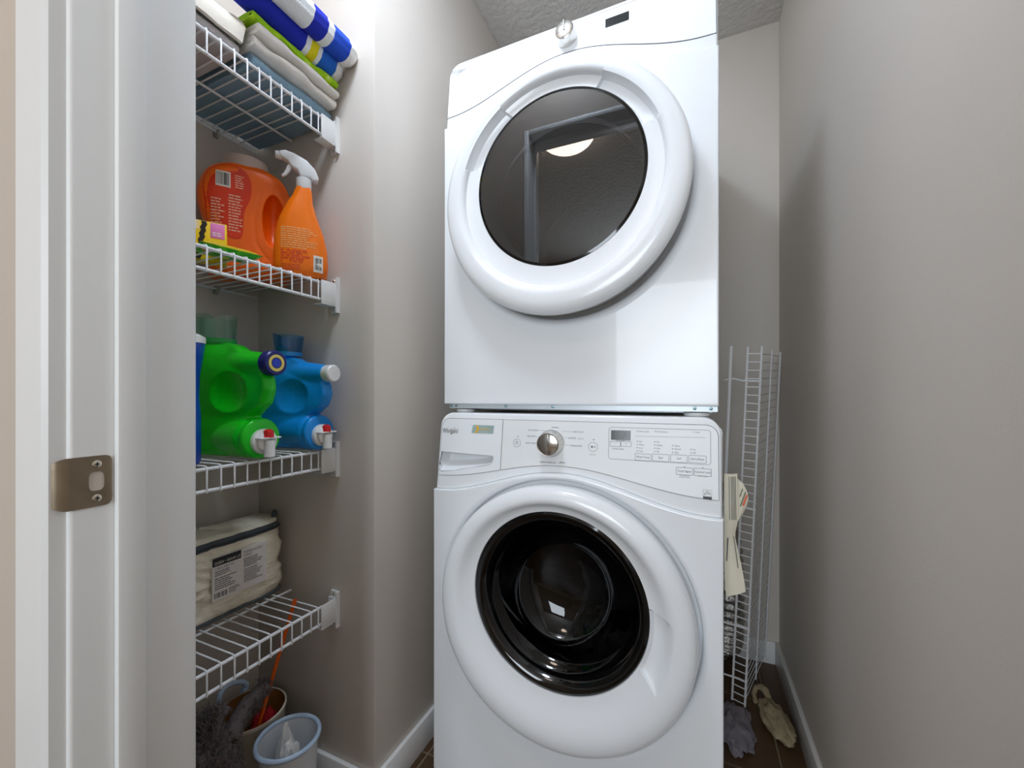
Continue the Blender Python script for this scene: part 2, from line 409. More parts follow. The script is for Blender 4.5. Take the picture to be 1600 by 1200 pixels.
# ------------------------------------------------------------------ lamps (real fixtures)
def dome_lamp(name, label, loc, r, power, col):
    t = thing(name, label, 'ceiling lamp', loc)
    MB().lathe([(0.001, 0.0), (r * 1.02, 0.0), (r * 1.04, -0.012), (r * 1.0, -0.02), (0.001, -0.02)], seg=40).build('pan', BRKT, t)
    prof = [(r * math.cos(math.radians(q)), -0.02 - r * 0.55 * math.sin(math.radians(q))) for q in range(0, 90, 9)] + [(0.002, -0.02 - r * 0.55)]
    shade = mat('glow_%d' % len(MATS), 'ffffff', 0.4, emit=col, estr=power)
    MB().lathe(prof, seg=40).build('glass_shade_offscreen', shade, t)
    return t
LAMP_Y = -0.295
dome_lamp('ceiling_lamp_offscreen', 'lit white glass dome lamp on the hall ceiling outside the door', (-0.617, LAMP_Y, ZC), 0.15, 8.5, 'ffe8d4')
dome_lamp('ceiling_lamp_offscreen', 'lit white glass dome lamp on the closet ceiling above the machines', (-0.44, 0.43, ZC), 0.13, 39.0, 'dcebff')

# ------------------------------------------------------------------ washing machine and dryer
HW = 0.343
def arch(x, ends, mid): return ends + (mid - ends) * (0.5 + 0.5 * math.cos(math.pi * max(-1, min(1, x / (HW * 0.97)))))
def ray_outline(cen, a, outline):
    d = Vector((math.cos(a), math.sin(a))); best = 1e9
    for i in range(len(outline)):
        p = Vector(outline[i]) - cen; q = Vector(outline[(i + 1) % len(outline)]) - cen; e_ = q - p
        den = d.x * e_.y - d.y * e_.x
        if abs(den) < 1e-12: continue
        tt = (p.x * e_.y - p.y * e_.x) / den; uu = (p.x * d.y - p.y * d.x) / den
        if tt > 1e-6 and -1e-6 <= uu <= 1 + 1e-6: best = min(best, tt)
    return best
def front_panel(outline, cen, rh, bev):
    cen = Vector(cen)
    angs = [2 * math.pi * k / 120 for k in range(120)]
    for p in outline:
        v = Vector(p) - cen; angs.append(math.atan2(v.y, v.x) % (2 * math.pi))
    angs = sorted(set(round(a, 5) for a in angs)); rows = [[] for _ in range(10)]
    for a in angs:
        dd = ray_outline(cen, a, outline); d = Vector((math.cos(a), math.sin(a)))
        rr = [(rh, 0.05), (rh, 0.016), (min(rh + bev * 0.35, dd - 0.006), 0.005), (min(rh + bev, dd - 0.0065), 0.0), (min(rh + bev + 0.003, dd - 0.006), 0.0), (dd - 0.0055, 0.0), (dd - 0.0045, 0.0), (dd - 0.0013, 0.0013), (dd, 0.0045), (dd, 0.05)]
        for i, (r_, y) in enumerate(rr):
            p = cen + d * r_; rows[i].append((p.x, y, p.y))
    return MB().grid(rows, closed=True)
def console_outline(ends, mid, top, rc, hw, n=40):
    pts = [(-hw + 2 * hw * i / n, arch(-hw + 2 * hw * i / n, ends, mid)) for i in range(n + 1)]
    for k in range(9):
        q = math.radians(90 * k / 8); pts.append((hw - rc + rc * math.cos(q), top - rc + rc * math.sin(q)))
    for k in range(9):
        q = math.radians(90 + 90 * k / 8); pts.append((-hw + rc + rc * math.cos(q), top - rc + rc * math.sin(q)))
    return pts
def lean_prism(pts, yf, front, back):
    n = len(pts)
    mb = MB().add([(x, yf(z) + front, z) for x, z in pts] + [(x, (yf(z) + back) if back < 0.02 else back, z) for x, z in pts],
                  [tuple(range(n)), tuple(range(n, 2 * n))[::-1]] + [(i, i + n, (i + 1) % n + n, (i + 1) % n) for i in range(n)])
    return mb
def ring_door(prof, c0, c1, seg=160, recess=()):
    """lathe about Y whose centre height slides from c0 (outer) to c1 (inner); recess = [(a0,a1,i0,i1,depth)]"""
    angs = sorted(set([2 * math.pi * k / seg for k in range(seg)] + [a + s for r in recess for a in (r[0] % (2 * math.pi), r[1] % (2 * math.pi)) for s in (-0.006, 0.006)]))
    rows = []; n = len(prof)
    for i, (r, y, f) in enumerate(prof):
        row = []
        for a in angs:
            yy = y; r2 = r
            for (a0, a1, i0, i1, dep) in recess:
                aa = (a - a0) % (2 * math.pi)
                if i0 <= i <= i1 and aa < (a1 - a0) % (2 * math.pi): yy += dep; r2 += 0.0
            row.append((r2 * math.cos(a), yy, c0 + (c1 - c0) * f + r2 * math.sin(a)))
        rows.append(row)
    return MB().grid(rows, closed=True)

GLASS_W = glass_mat('washer_door_glass', (0.12, 0.12, 0.125), 0.7, 0.02, 0.06)
GLASS_D = glass_mat('dryer_door_glass', (0.22, 0.22, 0.23), 1.0, 0.01, 0.115)

def cabinet_shell(y0, y1, z0, z1, r=0.012):
    def rr(x0, x1, a0, a1, y):
        pts = []
        for cx, cz, a in ((x1 - r, a0 + r, -90), (x1 - r, a1 - r, 0), (x0 + r, a1 - r, 90), (x0 + r, a0 + r, 180)):
            for k in range(4):
                q = math.radians(a + 30 * k); pts.append((cx + r * math.cos(q), y, cz + r * math.sin(q)))
        return pts
    a, b = rr(-HW, HW, z0, z1, y0), rr(-HW, HW, z0, z1, y1)
    c, d = rr(-HW + .006, HW - .006, z0 + .006, z1 - .006, y1 - .006), rr(-HW + .006, HW - .006, z0 + .006, z1 - .006, y0)
    mb = MB().grid([a, b], closed=True); mb.grid([c, d], closed=True); mb.grid([d, a], closed=True)
    mb.add(b, [tuple(range(16))]); mb.add(c, [tuple(range(16))]); return mb
# ---- washer
WX, WY = -0.2862, 0.9101
wm = thing('washing_machine', 'white front loading washing machine standing on the floor under the dryer', 'washing machine', (WX, WY, 0))
WS, WSM, WI, WIM, WT = 0.772, 0.836, 0.807, 0.852, 0.973
def wyf(z): return 0.010 + max(0, z - 0.772) * 0.13
cabinet_shell(0.046, 0.80, 0.03, 0.955).build('cabinet', APPL, wm, smooth=40)
arcp = [(-HW + 2 * HW * i / 40, arch(-HW + 2 * HW * i / 40, WS, WSM)) for i in range(41)]
front_panel([(-HW, 0.03), (HW, 0.03)] + arcp[::-1], (0, 0.515), 0.305, 0.012).build('front_panel', APPL, wm, smooth=40)
MB().lathe([(0.312, 0.03), (0.25, 0.03)], (0, 0, 0.515), 'Y', 96).build('door_gap', APPL, wm)
# console with the drawer handle pocket cut out
def c7(x, y): p = at_y(x / 6.6667 + 670, y / 6.6667 + 640, WY + 0.025); return (p.x - WX, p.z)
def c8(x, y): p = at_y(x / 6.6667 + 900, y / 6.6667 + 640, WY + 0.025); return (p.x - WX, p.z)
pk = [c7(*q) for q in ((140, 432), (670, 478), (682, 500), (676, 545), (650, 572), (500, 598), (300, 628), (160, 640), (128, 620), (124, 590), (135, 500))]
pcx, pcz = c7(330, 470)
cutter = MB()
npk = len(pk)
cutter.add([(x, -0.02, z) for x, z in pk] + [(x, wyf(z) + 0.002, z) for x, z in pk] + [(pcx + (x - pcx) * 0.82, wyf(z) + 0.034, pcz + 0.004 + (z - pcz) * 0.55 if z < pcz else z) for x, z in pk],
           [tuple(range(npk))[::-1], tuple(range(2 * npk, 3 * npk))] + [(i + k * npk, (i + 1) % npk + k * npk, (i + 1) % npk + (k + 1) * npk, i + (k + 1) * npk) for k in range(2) for i in range(npk)])
cut_me = cutter.mesh('pocket_cut', None, smooth=0)
con = lean_prism(console_outline(WS, WSM, WT, 0.035, HW - 0.002), wyf, 0.0, 0.12).mesh('console', None, 0, bevel=0.005, bseg=3)
con = modmesh(con, [('BOOLEAN', dict(cut=cut_me))]); link('console', finish(con, APPL, 30), wm)
inl = console_outline(WI, WIM, 0.9585, 0.024, 0.3355)
def clip_poly(pts, x0, x1):
    def clip(pts, f, inter):
        out = []
        for i in range(len(pts)):
            a, b = pts[i], pts[(i + 1) % len(pts)]
            if f(a): out.append(a)
            if f(a) != f(b): out.append(inter(a, b))
        return out
    def at(xc): return lambda a, b: (xc, a[1] + (b[1] - a[1]) * (xc - a[0]) / (b[0] - a[0]))
    return clip(clip(pts, lambda p: p[0] >= x0, at(x0)), lambda p: p[0] <= x1, at(x1))
def inset(pts, cx, cz, t):
    n = len(pts); out = []
    for i in range(n):
        p0, p, p1 = Vector(pts[i - 1]), Vector(pts[i]), Vector(pts[(i + 1) % n])
        e0, e1 = (p - p0), (p1 - p)
        if e0.length < 1e-7: e0 = e1
        if e1.length < 1e-7: e1 = e0
        nn = Vector((-e0.y, e0.x)).normalized() + Vector((-e1.y, e1.x)).normalized()
        out.append(tuple(p + nn.normalized() * t))
    return out
XS = c7(760, 370)[0]
dpan = clip_poly(inl, -1, XS); cpan = clip_poly(inl, XS, 1)
for nm, pts, m_, off in (('drawer_border', dpan, SEAM, 0.0006), ('panel_border', cpan, SEAM, 0.0006)):
    me = lean_prism(pts, wyf, -off, 0.004).mesh(nm, None, 0)
    if nm == 'drawer_border': me = modmesh(me, [('BOOLEAN', dict(cut=cut_me))])
    link(nm, finish(me, m_, 30), wm)
me = lean_prism(inset(dpan, 0, 0, 0.0011), wyf, -0.0012, 0.004).mesh('detergent_drawer', None, 0)
drawer = link('detergent_drawer', finish(modmesh(me, [('BOOLEAN', dict(cut=cut_me))]), APPL, 30), wm)
pan = link('control_panel', lean_prism(inset(cpan, 0, 0, 0.0011), wyf, -0.0012, 0.004).mesh('control_panel', APPL2, 30), wm)
# drawer print: logo, swoosh and coloured sticker
def on_con(mb, off=-0.0019, yf=wyf): mb.v = [(x, yf(z) + off + y, z) for x, y, z in mb.v]; return mb
lx, lz = c7(138, 215)
lg = MB(); text(lg, 'Whirlpool', lx, lz - 0.001, 0.0180, sx=0.64); on_con(lg).build('logo', INK, drawer, smooth=0)
sw = MB(); cx_, cz_ = c7(248, 222); ph = math.radians(50)
rowsA = [[], []]
for k in range(25):
    q = 2 * math.pi * k / 24 * 0.86 + 0.3
    for i, rr in enumerate((1.0, 0.82)):
        ex, ez = 0.0115 * rr * math.cos(q), 0.0042 * rr * math.sin(q)
        rowsA[i].append((cx_ + ex * math.cos(ph) - ez * math.sin(ph), 0, cz_ + ex * math.sin(ph) + ez * math.cos(ph)))
sw.grid(rowsA); on_con(sw, -0.0021).build('logo_swoosh', mat('logo_gold', '8d7c5c', 0.5), drawer, smooth=0)
q4 = [c7(*p) for p in ((440, 243), (664, 252), (672, 168), (450, 160))]
st = on_con(MB().add([(x, 0, z) for x, z in q4], [(0, 1, 2, 3)])).build('sticker', mat('sticker_teal', '9fb3ae', 0.4, var=0.2, vscale=30), drawer, smooth=0)
mb = MB(); x0, z0 = c7(512, 206)
rowsA = [[(c7(478 + 14 * math.sin(k * 0.6) + i * 22, 165 + k * 13)[0], 0, c7(478, 165 + k * 13)[1]) for i in range(2)] for k in range(7)]
mb.grid(rowsA); x1, z1 = c7(625, 206)
mb.add([(x0, 0, z0 - .0012), (x1, 0, z1 - .0012), (x1, 0, z1 + .0008), (x0, 0, z0 + .0008)], [(0, 1, 2, 3)])
on_con(mb, -0.0022).build('sticker_print', mat('sticker_yellow', 'e6b23a', 0.4), st, smooth=0)
# control panel print
pr = MB()
for s, x, y, sz, al in (('NORMAL', 1310, 188, .0046, 'CENTER'), ('COLD WASH', 1128, 218, .0046, 'RIGHT'), ('DELICATES', 1106, 280, .0046, 'RIGHT'), ('QUICK WASH', 1116, 352, .0046, 'RIGHT'),
                        ('SANITIZE', 1450, 297, .0046, 'LEFT'), ('DRAIN & SPIN', 1475, 375, .0046, 'LEFT'), ('HEAVY DUTY', 1495, 233, .0046, 'LEFT'), ('with Oxi', 1552, 303, .0036, 'LEFT'), ('CLEAN WASHER with', 1160, 540, .0046, 'LEFT')):
    x_, z_ = c7(x, y); on_con(text(MB(), s, x_, z_, sz, al, sx=0.95)).build('lettering', INK, pan, smooth=0)
for a, b in (((1130, 218), (1205, 219)), ((1108, 282), (1150, 283)), ((1380, 229), (1490, 231)), ((1400, 292), (1445, 294)), ((1418, 368), (1470, 371))):
    p, q = c7(*a), c7(*b); on_con(MB().add([(p[0], 0, p[1] - .0002), (q[0], 0, q[1] - .0002), (q[0], 0, q[1] + .0002), (p[0], 0, p[1] + .0002)], [(0, 1, 2, 3)])).build('leader_line', INK, pan, smooth=0)
for s, x, y, sz, al in (('Door Locked', 648, 228, .0042, 'LEFT'), ('Add Garment', 838, 232, .0042, 'LEFT'), ('Done', 1240, 238, .0042, 'LEFT'), ('Hot', 655, 333, .0042, 'LEFT'), ('Warm', 655, 366, .0042, 'LEFT'), ('Cool', 655, 399, .0042, 'LEFT'), ('Cold', 655, 432, .0042, 'LEFT'),
                        ('Fast', 838, 338, .0042, 'LEFT'), ('Medium', 838, 371, .0042, 'LEFT'), ('Slow', 838, 404, .0042, 'LEFT'), ('Off', 838, 437, .0042, 'LEFT'), ('Heavy', 1026, 378, .0042, 'LEFT'), ('Normal', 1026, 411, .0042, 'LEFT'), ('Light', 1026, 445, .0042, 'LEFT'),
                        ('On', 1216, 417, .0042, 'LEFT'), ('Off', 1216, 451, .0042, 'LEFT'), ('Delay Wash', 398, 407, .0046, 'LEFT'), ('Add/Reduce Time', 462, 325, .0028, 'CENTER'), ('Hold to Start', 176, 467, .0030, 'CENTER'), ('Hold 3 Seconds', 1130, 683, .0030, 'CENTER'), ('for Button Sounds', 1130, 699, .0030, 'CENTER'), ('Hold 3 Seconds', 1320, 690, .0030, 'CENTER')):
    x_, z_ = c8(x, y); on_con(text(MB(), s, x_, z_, sz, al, sx=0.95)).build('lettering', INK, pan, smooth=0)
p, q = c8(617, 278), c8(1350, 294); pr = MB(); pr.add([(p[0], 0, p[1] - .0002), (q[0], 0, q[1] - .0002), (q[0], 0, q[1] + .0002), (p[0], 0, p[1] + .0002)], [(0, 1, 2, 3)])
on_con(pr).build('leader_line', INK, pan, smooth=0)
gl = MB(); x_, z_ = c7(1365, 547); text(gl, 'affresh', x_, z_, .0052, 'LEFT', shear=0.3); on_con(gl).build('lettering', INKD, pan, smooth=0)
fr = MB(); a, b = c8(338, 520), c8(1405, 205)
rect_outline(fr, a[0], b[0], c8(900, 545)[1], c8(900, 200)[1], 0.0006, r=0.006); on_con(fr).build('print_frame', INK, pan, smooth=0)
for s, x0, x1, y0, y1, dark in (('Wash Temp', 615, 783, 463, 525, 0), ('Spin', 796, 970, 468, 532, 0), ('Soil', 984, 1160, 475, 543, 0), ('Extra Rinse', 1175, 1357, 482, 549, 0), ('Cycle Signal', 1042, 1217, 605, 670, 1), ('Control Lock', 1228, 1410, 616, 680, 1), ('\u2013', 352, 463, 335, 383, 0), ('+', 465, 575, 335, 383, 0)):
    bt = MB(); a, b = c8(x0, y1), c8(x1, y0); rect_outline(bt, a[0], b[0], a[1], b[1], 0.0006, r=0.0012)
    text(bt, s, (a[0] + b[0]) / 2, (a[1] + b[1]) / 2, 0.0060, 'CENTER', sx=0.92); on_con(bt).build('button', INKD if dark else INK, pan, smooth=0)
for cx, cy, rr, f in ((918, 347, 45, c7), (178, 388, 52, c8)):
    bt = MB(); x_, z_ = f(cx, cy); r_ = rr / 6.6667 * 0.95 / FPX if f is c7 else rr / 6.6667 * 0.88 / FPX
    circ_outline(bt, x_, z_, r_, 0.0006)
    if f is c7: circ_outline(bt, x_, z_, r_ * 0.38, 0.0007, 16); bt.box(x_ - .0003, x_ + .0003, 0, 0.0001, z_ + r_ * .1, z_ + r_ * .5)
    else:
        bt.add([(x_ - r_ * .4, 0, z_ - r_ * .28), (x_ + r_ * .05, 0, z_), (x_ - r_ * .4, 0, z_ + r_ * .28)], [(0, 1, 2)])
        for k in (0.2, 0.45): bt.box(x_ + r_ * k - .0002, x_ + r_ * k + .0006, 0, 0.0001, z_ - r_ * .2, z_ + r_ * .2)
    on_con(bt).build('button', INK, pan, smooth=0)
    bt = MB(); x_, z_ = f(926, 280) if f is c7 else f(183, 315); bt.box(x_ - .002, x_ + .002, 0, 0.0001, z_ - .0006, z_ + .0006); on_con(bt).build('indicator', INKD, pan, smooth=0)
dt = MB()
for x, y in ((632, 226), (823, 229), (638, 331), (638, 364), (638, 397), (638, 430), (820, 336), (820, 369), (820, 402), (820, 435), (1006, 376), (1006, 409), (1006, 443), (1198, 415), (1198, 449), (385, 405), (1131, 594), (1319, 602)):
    on_con(disc(MB(), *c8(x, y), 0.0010, seg=8)).build('indicator', INKD, pan, smooth=0)
on_con(disc(MB(), *c8(1221, 237), 0.0010, seg=8)).build('indicator', mat('indicator_green', '9bc96a', 0.4), pan, smooth=0)
a, b = c8(362, 314), c8(566, 222)
dsp = on_con(MB().box(a[0], b[0], -0.0002, 0.0005, a[1], b[1])).build('display', LCD, pan, smooth=0)
sg = MB()
for gx in (430, 498):
    xa, za = c8(gx - 16, 292); xb, zb = c8(gx + 16, 240); zm = (za + zb) / 2; t = .0006
    for (p0, p1, q0, q1) in ((xa, xb, za, za + t), (xa, xb, zb - t, zb), (xa, xb, zm - t / 2, zm + t / 2), (xa, xa + t, za, zb), (xb - t, xb, za, zb)): sg.add([(p0, 0, q0), (p1, 0, q0), (p1, 0, q1), (p0, 0, q1)], [(0, 1, 2, 3)])
on_con(sg, -0.0026).build('digit', SEG, dsp, smooth=0)
es = MB(); a, b = c8(1322, 915), c8(1412, 830); rect_outline(es, a[0], b[0], a[1], b[1], .0004); es.box(a[0], b[0], 0, .0001, a[1], a[1] + (b[1] - a[1]) * .28)
rowsA = [[(a[0] + (b[0] - a[0]) * (0.1 + .075 * k), 0, a[1] + (b[1] - a[1]) * (0.45 + .35 * math.sin(k / 10 * 3.0)) + i * .0009) for k in range(11)] for i in range(2)]
es.grid(rowsA); rowsA = [[(x, y, z - .0045 + .004 * abs(k - 4) / 6) for k, (x, y, z) in enumerate(r)] for r in rowsA]; es.grid(rowsA)
on_con(es).build('energy_mark', INK, pan, smooth=0)
# knob
kx, kz = c7(1275, 352); ky = wyf(kz)
kn = MB().lathe([(0.0001, -0.030), (0.024, -0.030), (0.0268, -0.0285), (0.0280, -0.025), (0.0285, -0.012), (0.031, -0.006), (0.032, -0.001), (0.032, 0.002)], (kx, ky, kz), 'Y', 48).build('knob', CHROME, wm)
MB().lathe([(0.0245, -0.0305), (0.0262, -0.0312), (0.0272, -0.0300)], (kx, ky, kz), 'Y', 48).build('knob_rim', CHROME, kn)
MB().box(kx - 0.0022, kx + 0.0022, ky - 0.0335, ky - 0.028, kz - 0.004, kz + 0.0245).build('pointer', mat('pointer_grey', '9a9a98', 0.3, metal=0.6), kn, bevel=0.001)
MB().lathe([(0.0320, -0.0004), (0.0325, -0.0022), (0.0345, -0.0022), (0.035, -0.0004)], (kx, ky, kz), 'Y', 48).build('dial_ring', APPL, wm)
# door
wprof = [(0.292, 0.030, 0), (0.297, 0.005, 0), (0.2985, -0.015, 0), (0.2965, -0.028, 0), (0.290, -0.037, 0.02), (0.279, -0.042, 0.06), (0.266, -0.044, 0.15), (0.256, -0.043, 0.28), (0.247, -0.040, 0.42), (0.238, -0.035, 0.6), (0.226, -0.028, 0.78), (0.214, -0.0235, 0.92), (0.206, -0.022, 1), (0.2045, -0.012, 1)]
door = ring_door(wprof, 0.515, 0.549, recess=[(math.radians(-28), math.radians(8), 9, 11, 0.010)]).build('door', APPL, wm, smooth=45)
bowl = [(0.2055, -0.014), (0.205, -0.0185), (0.199, -0.021), (0.190, -0.019), (0.182, -0.012), (0.176, 0.004), (0.170, 0.016), (0.166, 0.019), (0.160, 0.028), (0.148, 0.052), (0.130, 0.080), (0.105, 0.102), (0.075, 0.114), (0.04, 0.119), (0.001, 0.120)]
MB().lathe(bowl[:6], (0, 0, 0.549), 'Y', 96).build('door_rim', BLACK, door)
MB().lathe(bowl[5:], (0, 0, 0.549), 'Y', 96).build('door_glass', GLASS_W, door, smooth=60)
MB().lathe([(0.225, 0.046), (0.205, 0.085), (0.19, 0.10), (0.185, 0.12), (0.20, 0.135)], (0, 0, 0.545), 'Y', 72).build('gasket', DARK, wm)
drm = MB().lathe([(0.19, 0.13), (0.245, 0.135), (0.252, 0.15), (0.252, 0.52), (0.22, 0.54), (0.001, 0.53)], (0, 0, 0.53), 'Y', 72).build('drum', DRUM, wm)
for x in (-0.29, 0.29):
    for y in (0.08, 0.74): MB().lathe([(0.001, 0.0), (0.022, 0.0), (0.022, 0.012), (0.010, 0.014), (0.010, 0.034)], (x, y, 0), seg=16).build('foot', DARK, wm)
# the wet washing seen through the door
def crumple(c, r, seed, amp=0.35, freq=14, seg=40, rings=24, flat=None):
    mb = ellipsoid((0, 0, 0), (1, 1, 1), seg, rings); out = []
    for p in mb.v:
        n_ = Vector(p).normalized(); q = n_ * 1.0
        f = 1 + amp * (noise.noise(Vector((q.x * freq * .15 + seed, q.y * freq * .15, q.z * freq * .15))) + 0.5 * noise.noise(Vector((q.x * freq * .4, q.y * freq * .4 + seed, q.z * freq * .4))) - 0.3 * abs(noise.noise(q * freq * .25 + Vector((seed, seed, 0)))))
        v = Vector((n_.x * r[0] * f, n_.y * r[1] * f, n_.z * r[2] * f)) + Vector(c)
        if flat is not None: v.z = max(v.z, flat)
        out.append(tuple(v))
    mb.v = out; return mb
tag(crumple((0, 0, 0.04), (0.062, 0.085, 0.050), 3.3, 0.5, 22, flat=0.0).build('wet_laundry', mat('laundry_grey', 'b9b6b2', 0.95, bump=0.5, scale=200), smooth=60), 'grey crumpled laundry lying inside the washing machine drum', 'laundry').location = (WX - 0.015, WY + 0.29, 0.290)
tag(crumple((0, 0, 0.02), (0.035, 0.03, 0.02), 8.1, 0.4, 22, flat=0.0).build('washcloth', mat('laundry_white', 'f2f2f0', 0.95), smooth=60), 'small white cloth lying beside grey laundry inside the washer drum', 'cloth').location = (WX + 0.105, WY + 0.27, 0.313)

# ---- dryer
DX, DY, DZ = -0.2916, 0.9703, 0.975
dy = thing('clothes_dryer', 'white front loading clothes dryer stacked on top of the washing machine', 'dryer', (DX, DY, DZ))
def dz(z): return z - DZ
DS, DSM, DI, DIM, DT = dz(1.764), dz(1.848), dz(1.797), dz(1.873), dz(1.958)
def dyf(z): return 0.008 + max(0, z - DS) * 0.10
cabinet_shell(0.046, 0.76, dz(0.996), dz(1.945)).build('cabinet', APPL, dy, smooth=40)
darc = [(-HW + 2 * HW * i / 40, arch(-HW + 2 * HW * i / 40, DS, DSM)) for i in range(41)]
front_panel([(-HW, dz(0.996)), (HW, dz(0.996))] + darc[::-1], (0, dz(1.500)), 0.289, 0.022).build('front_panel', APPL, dy, smooth=40)
MB().lathe([(0.30, 0.03), (0.20, 0.03)], (0, 0, dz(1.5)), 'Y', 96).build('door_gap', APPL, dy)
lean_prism(console_outline(DS, DSM, DT, 0.035, HW - 0.002), dyf, 0.0, 0.12).build('console', APPL, dy, bevel=0.005, bseg=3, smooth=30)
dinl = console_outline(DI, DIM, dz(1.947), 0.028, 0.3395)
link('panel_border', lean_prism(dinl, dyf, -0.0006, 0.004).mesh('panel_border', SEAM, 30), dy)
dpanel = link('control_panel', lean_prism(inset(dinl, 0, 0, 0.0017), dyf, -0.0012, 0.004).mesh('control_panel', APPL, 30), dy)
def c5(x, y): p = at_y(x / 3.404 + 670, y / 3.404 + 60, DY + 0.015); return (p.x - DX, p.z - DZ)
lx, lz = c5(112, 178); lg = MB(); text(lg, 'Whirlpool', lx, lz, 0.0180, sx=0.64); on_con(lg, yf=dyf).build('logo', mat('logo_light', '8d9094', 0.5), dpanel, smooth=0)
cx_, cz_ = c5(158, 170); rowsA = [[], []]
for k in range(25):
    q = 2 * math.pi * k / 24 * 0.86 + 0.3
    for i, rr in enumerate((1.0, 0.82)):
        ex, ez = 0.0115 * rr * math.cos(q), 0.0042 * rr * math.sin(q)
        rowsA[i].append((cx_ + ex * math.cos(ph) - ez * math.sin(ph), 0, cz_ + ex * math.sin(ph) + ez * math.cos(ph)))
on_con(MB().grid(rowsA), -0.0021, dyf).build('logo_swoosh', mat('logo_light', '8d9094', 0.5), dpanel, smooth=0)
bt = MB(); x_, z_ = c5(495, 42); circ_outline(bt, x_, z_, 0.0095, 0.0006); circ_outline(bt, x_, z_, 0.0035, 0.0007, 16); on_con(bt, yf=dyf).build('button', INK, dpanel, smooth=0)
kx, kz = 0.005, dz(1.912); ky = dyf(kz)
kn = MB().lathe([(0.0001, -0.030), (0.020, -0.030), (0.0225, -0.0285), (0.0235, -0.025), (0.024, -0.012), (0.026, -0.006), (0.0265, 0.002)], (kx, ky, kz), 'Y', 40).build('knob', CHROME, dy)
MB().box(kx - 0.002, kx + 0.002, ky - 0.033, ky - 0.028, kz - 0.004, kz + 0.021).build('pointer', MATS['pointer_grey'], kn, bevel=0.001)
on_con(MB().box(0.10, 0.155, -0.0002, 0.0005, dz(1.902), dz(1.924)), yf=dyf).build('display', LCD, dpanel, smooth=0)
# door
dprof = [(0.276, 0.030, 0), (0.280, 0.000, 0), (0.287, -0.030, 0), (0.2925, -0.050, 0), (0.2935, -0.058, 0.0), (0.290, -0.066, 0.02), (0.282, -0.072, 0.06), (0.270, -0.075, 0.14), (0.256, -0.075, 0.28), (0.246, -0.072, 0.42), (0.241, -0.066, 0.5), (0.2385, -0.058, 0.55), (0.226, -0.0545, 0.75), (0.212, -0.053, 0.93), (0.205, -0.053, 1), (0.2035, -0.043, 1)]
dcz0, dcz1 = dz(1.500), dz(1.528)
rec = [(math.radians(a0), math.radians(a1), 10, 13, 0.012) for a0, a1 in ((22, 63), (123, 162))]
ddoor = ring_door(dprof, dcz0, dcz1, recess=rec).build('door', APPL, dy, smooth=45)
gp = [(0.2045, -0.048), (0.2040, -0.0525), (0.198, -0.054), (0.15, -0.0541), (0.10, -0.0541), (0.05, -0.0541), (0.001, -0.0541)]
MB().lathe(gp[:3], (0, 0, dcz1), 'Y', 96).build('door_rim', BLACK, ddoor)
MB().lathe(gp[2:], (0, 0, dcz1), 'Y', 96).build('door_glass', GLASS_D, ddoor, smooth=60)
MB().lathe([(0.2035, -0.045), (0.19, -0.02), (0.186, 0.045)], (0, 0, dcz1), 'Y', 72).build('door_liner', mat('liner_grey', '8d8e90', 0.4), ddoor)
DRD = mat('dryer_drum_grey', '77787a', 0.4, metal=0.3)
MB().lathe([(0.20, 0.04), (0.31, 0.06), (0.315, 0.08), (0.315, 0.62)], (0, 0, dz(1.50)), 'Y', 72).build('drum', DRD, dy)
MB().lathe([(0.315, 0.62), (0.27, 0.60), (0.262, 0.62), (0.001, 0.615)], (0, 0, dz(1.50)), 'Y', 72).build('drum_back', DRD, dy)
vent = MB().box(0.04, 0.17, 0.604, 0.612, dz(1.47), dz(1.60)).build('vent_grille', BLACK, dy, bevel=0.01)
hx = MB()
for i in range(7):
    for j in range(7):
        x_, z_ = 0.053 + i * 0.017 + (j % 2) * 0.0085, dz(1.485) + j * 0.0165
        if x_ < 0.162: hx.lathe([(0.0055, 0.6035), (0.0075, 0.6035)], (x_, 0, z_), 'Y', 6)
hx.build('vent_mesh', DRD, vent, smooth=0)
# base rail with screws, feet resting on the washer
MB().box(-HW + 0.012, HW - 0.002, 0.010, 0.05, dz(0.984), dz(0.998)).build('base_rail', mat('galvanised', 'cfd6da', 0.35, metal=0.4), dy)
for x in (-0.325, -0.309, -0.157, -0.028, 0.296, 0.328):
    MB().lathe([(0.0001, 0.0050), (0.0028, 0.0055), (0.0036, 0.0075), (0.0036, 0.011)], (x, 0, dz(0.991)), 'Y', 12).build('screw', SCREW, dy)
MB().box(-HW + 0.01, HW - 0.01, 0.09, 0.74, dz(0.978), dz(0.998)).build('base_pan', MATS['galvanised'], dy)
for x in (-0.300, 0.300):
    for y in (0.050, 0.70): MB().lathe([(0.001, dz(0.9735)), (0.027, dz(0.9735)), (0.028, dz(0.977)), (0.027, dz(0.981)), (0.012, dz(0.982)), (0.012, dz(0.998))], (x, y, 0), seg=24).build('foot', BRKT, dy)

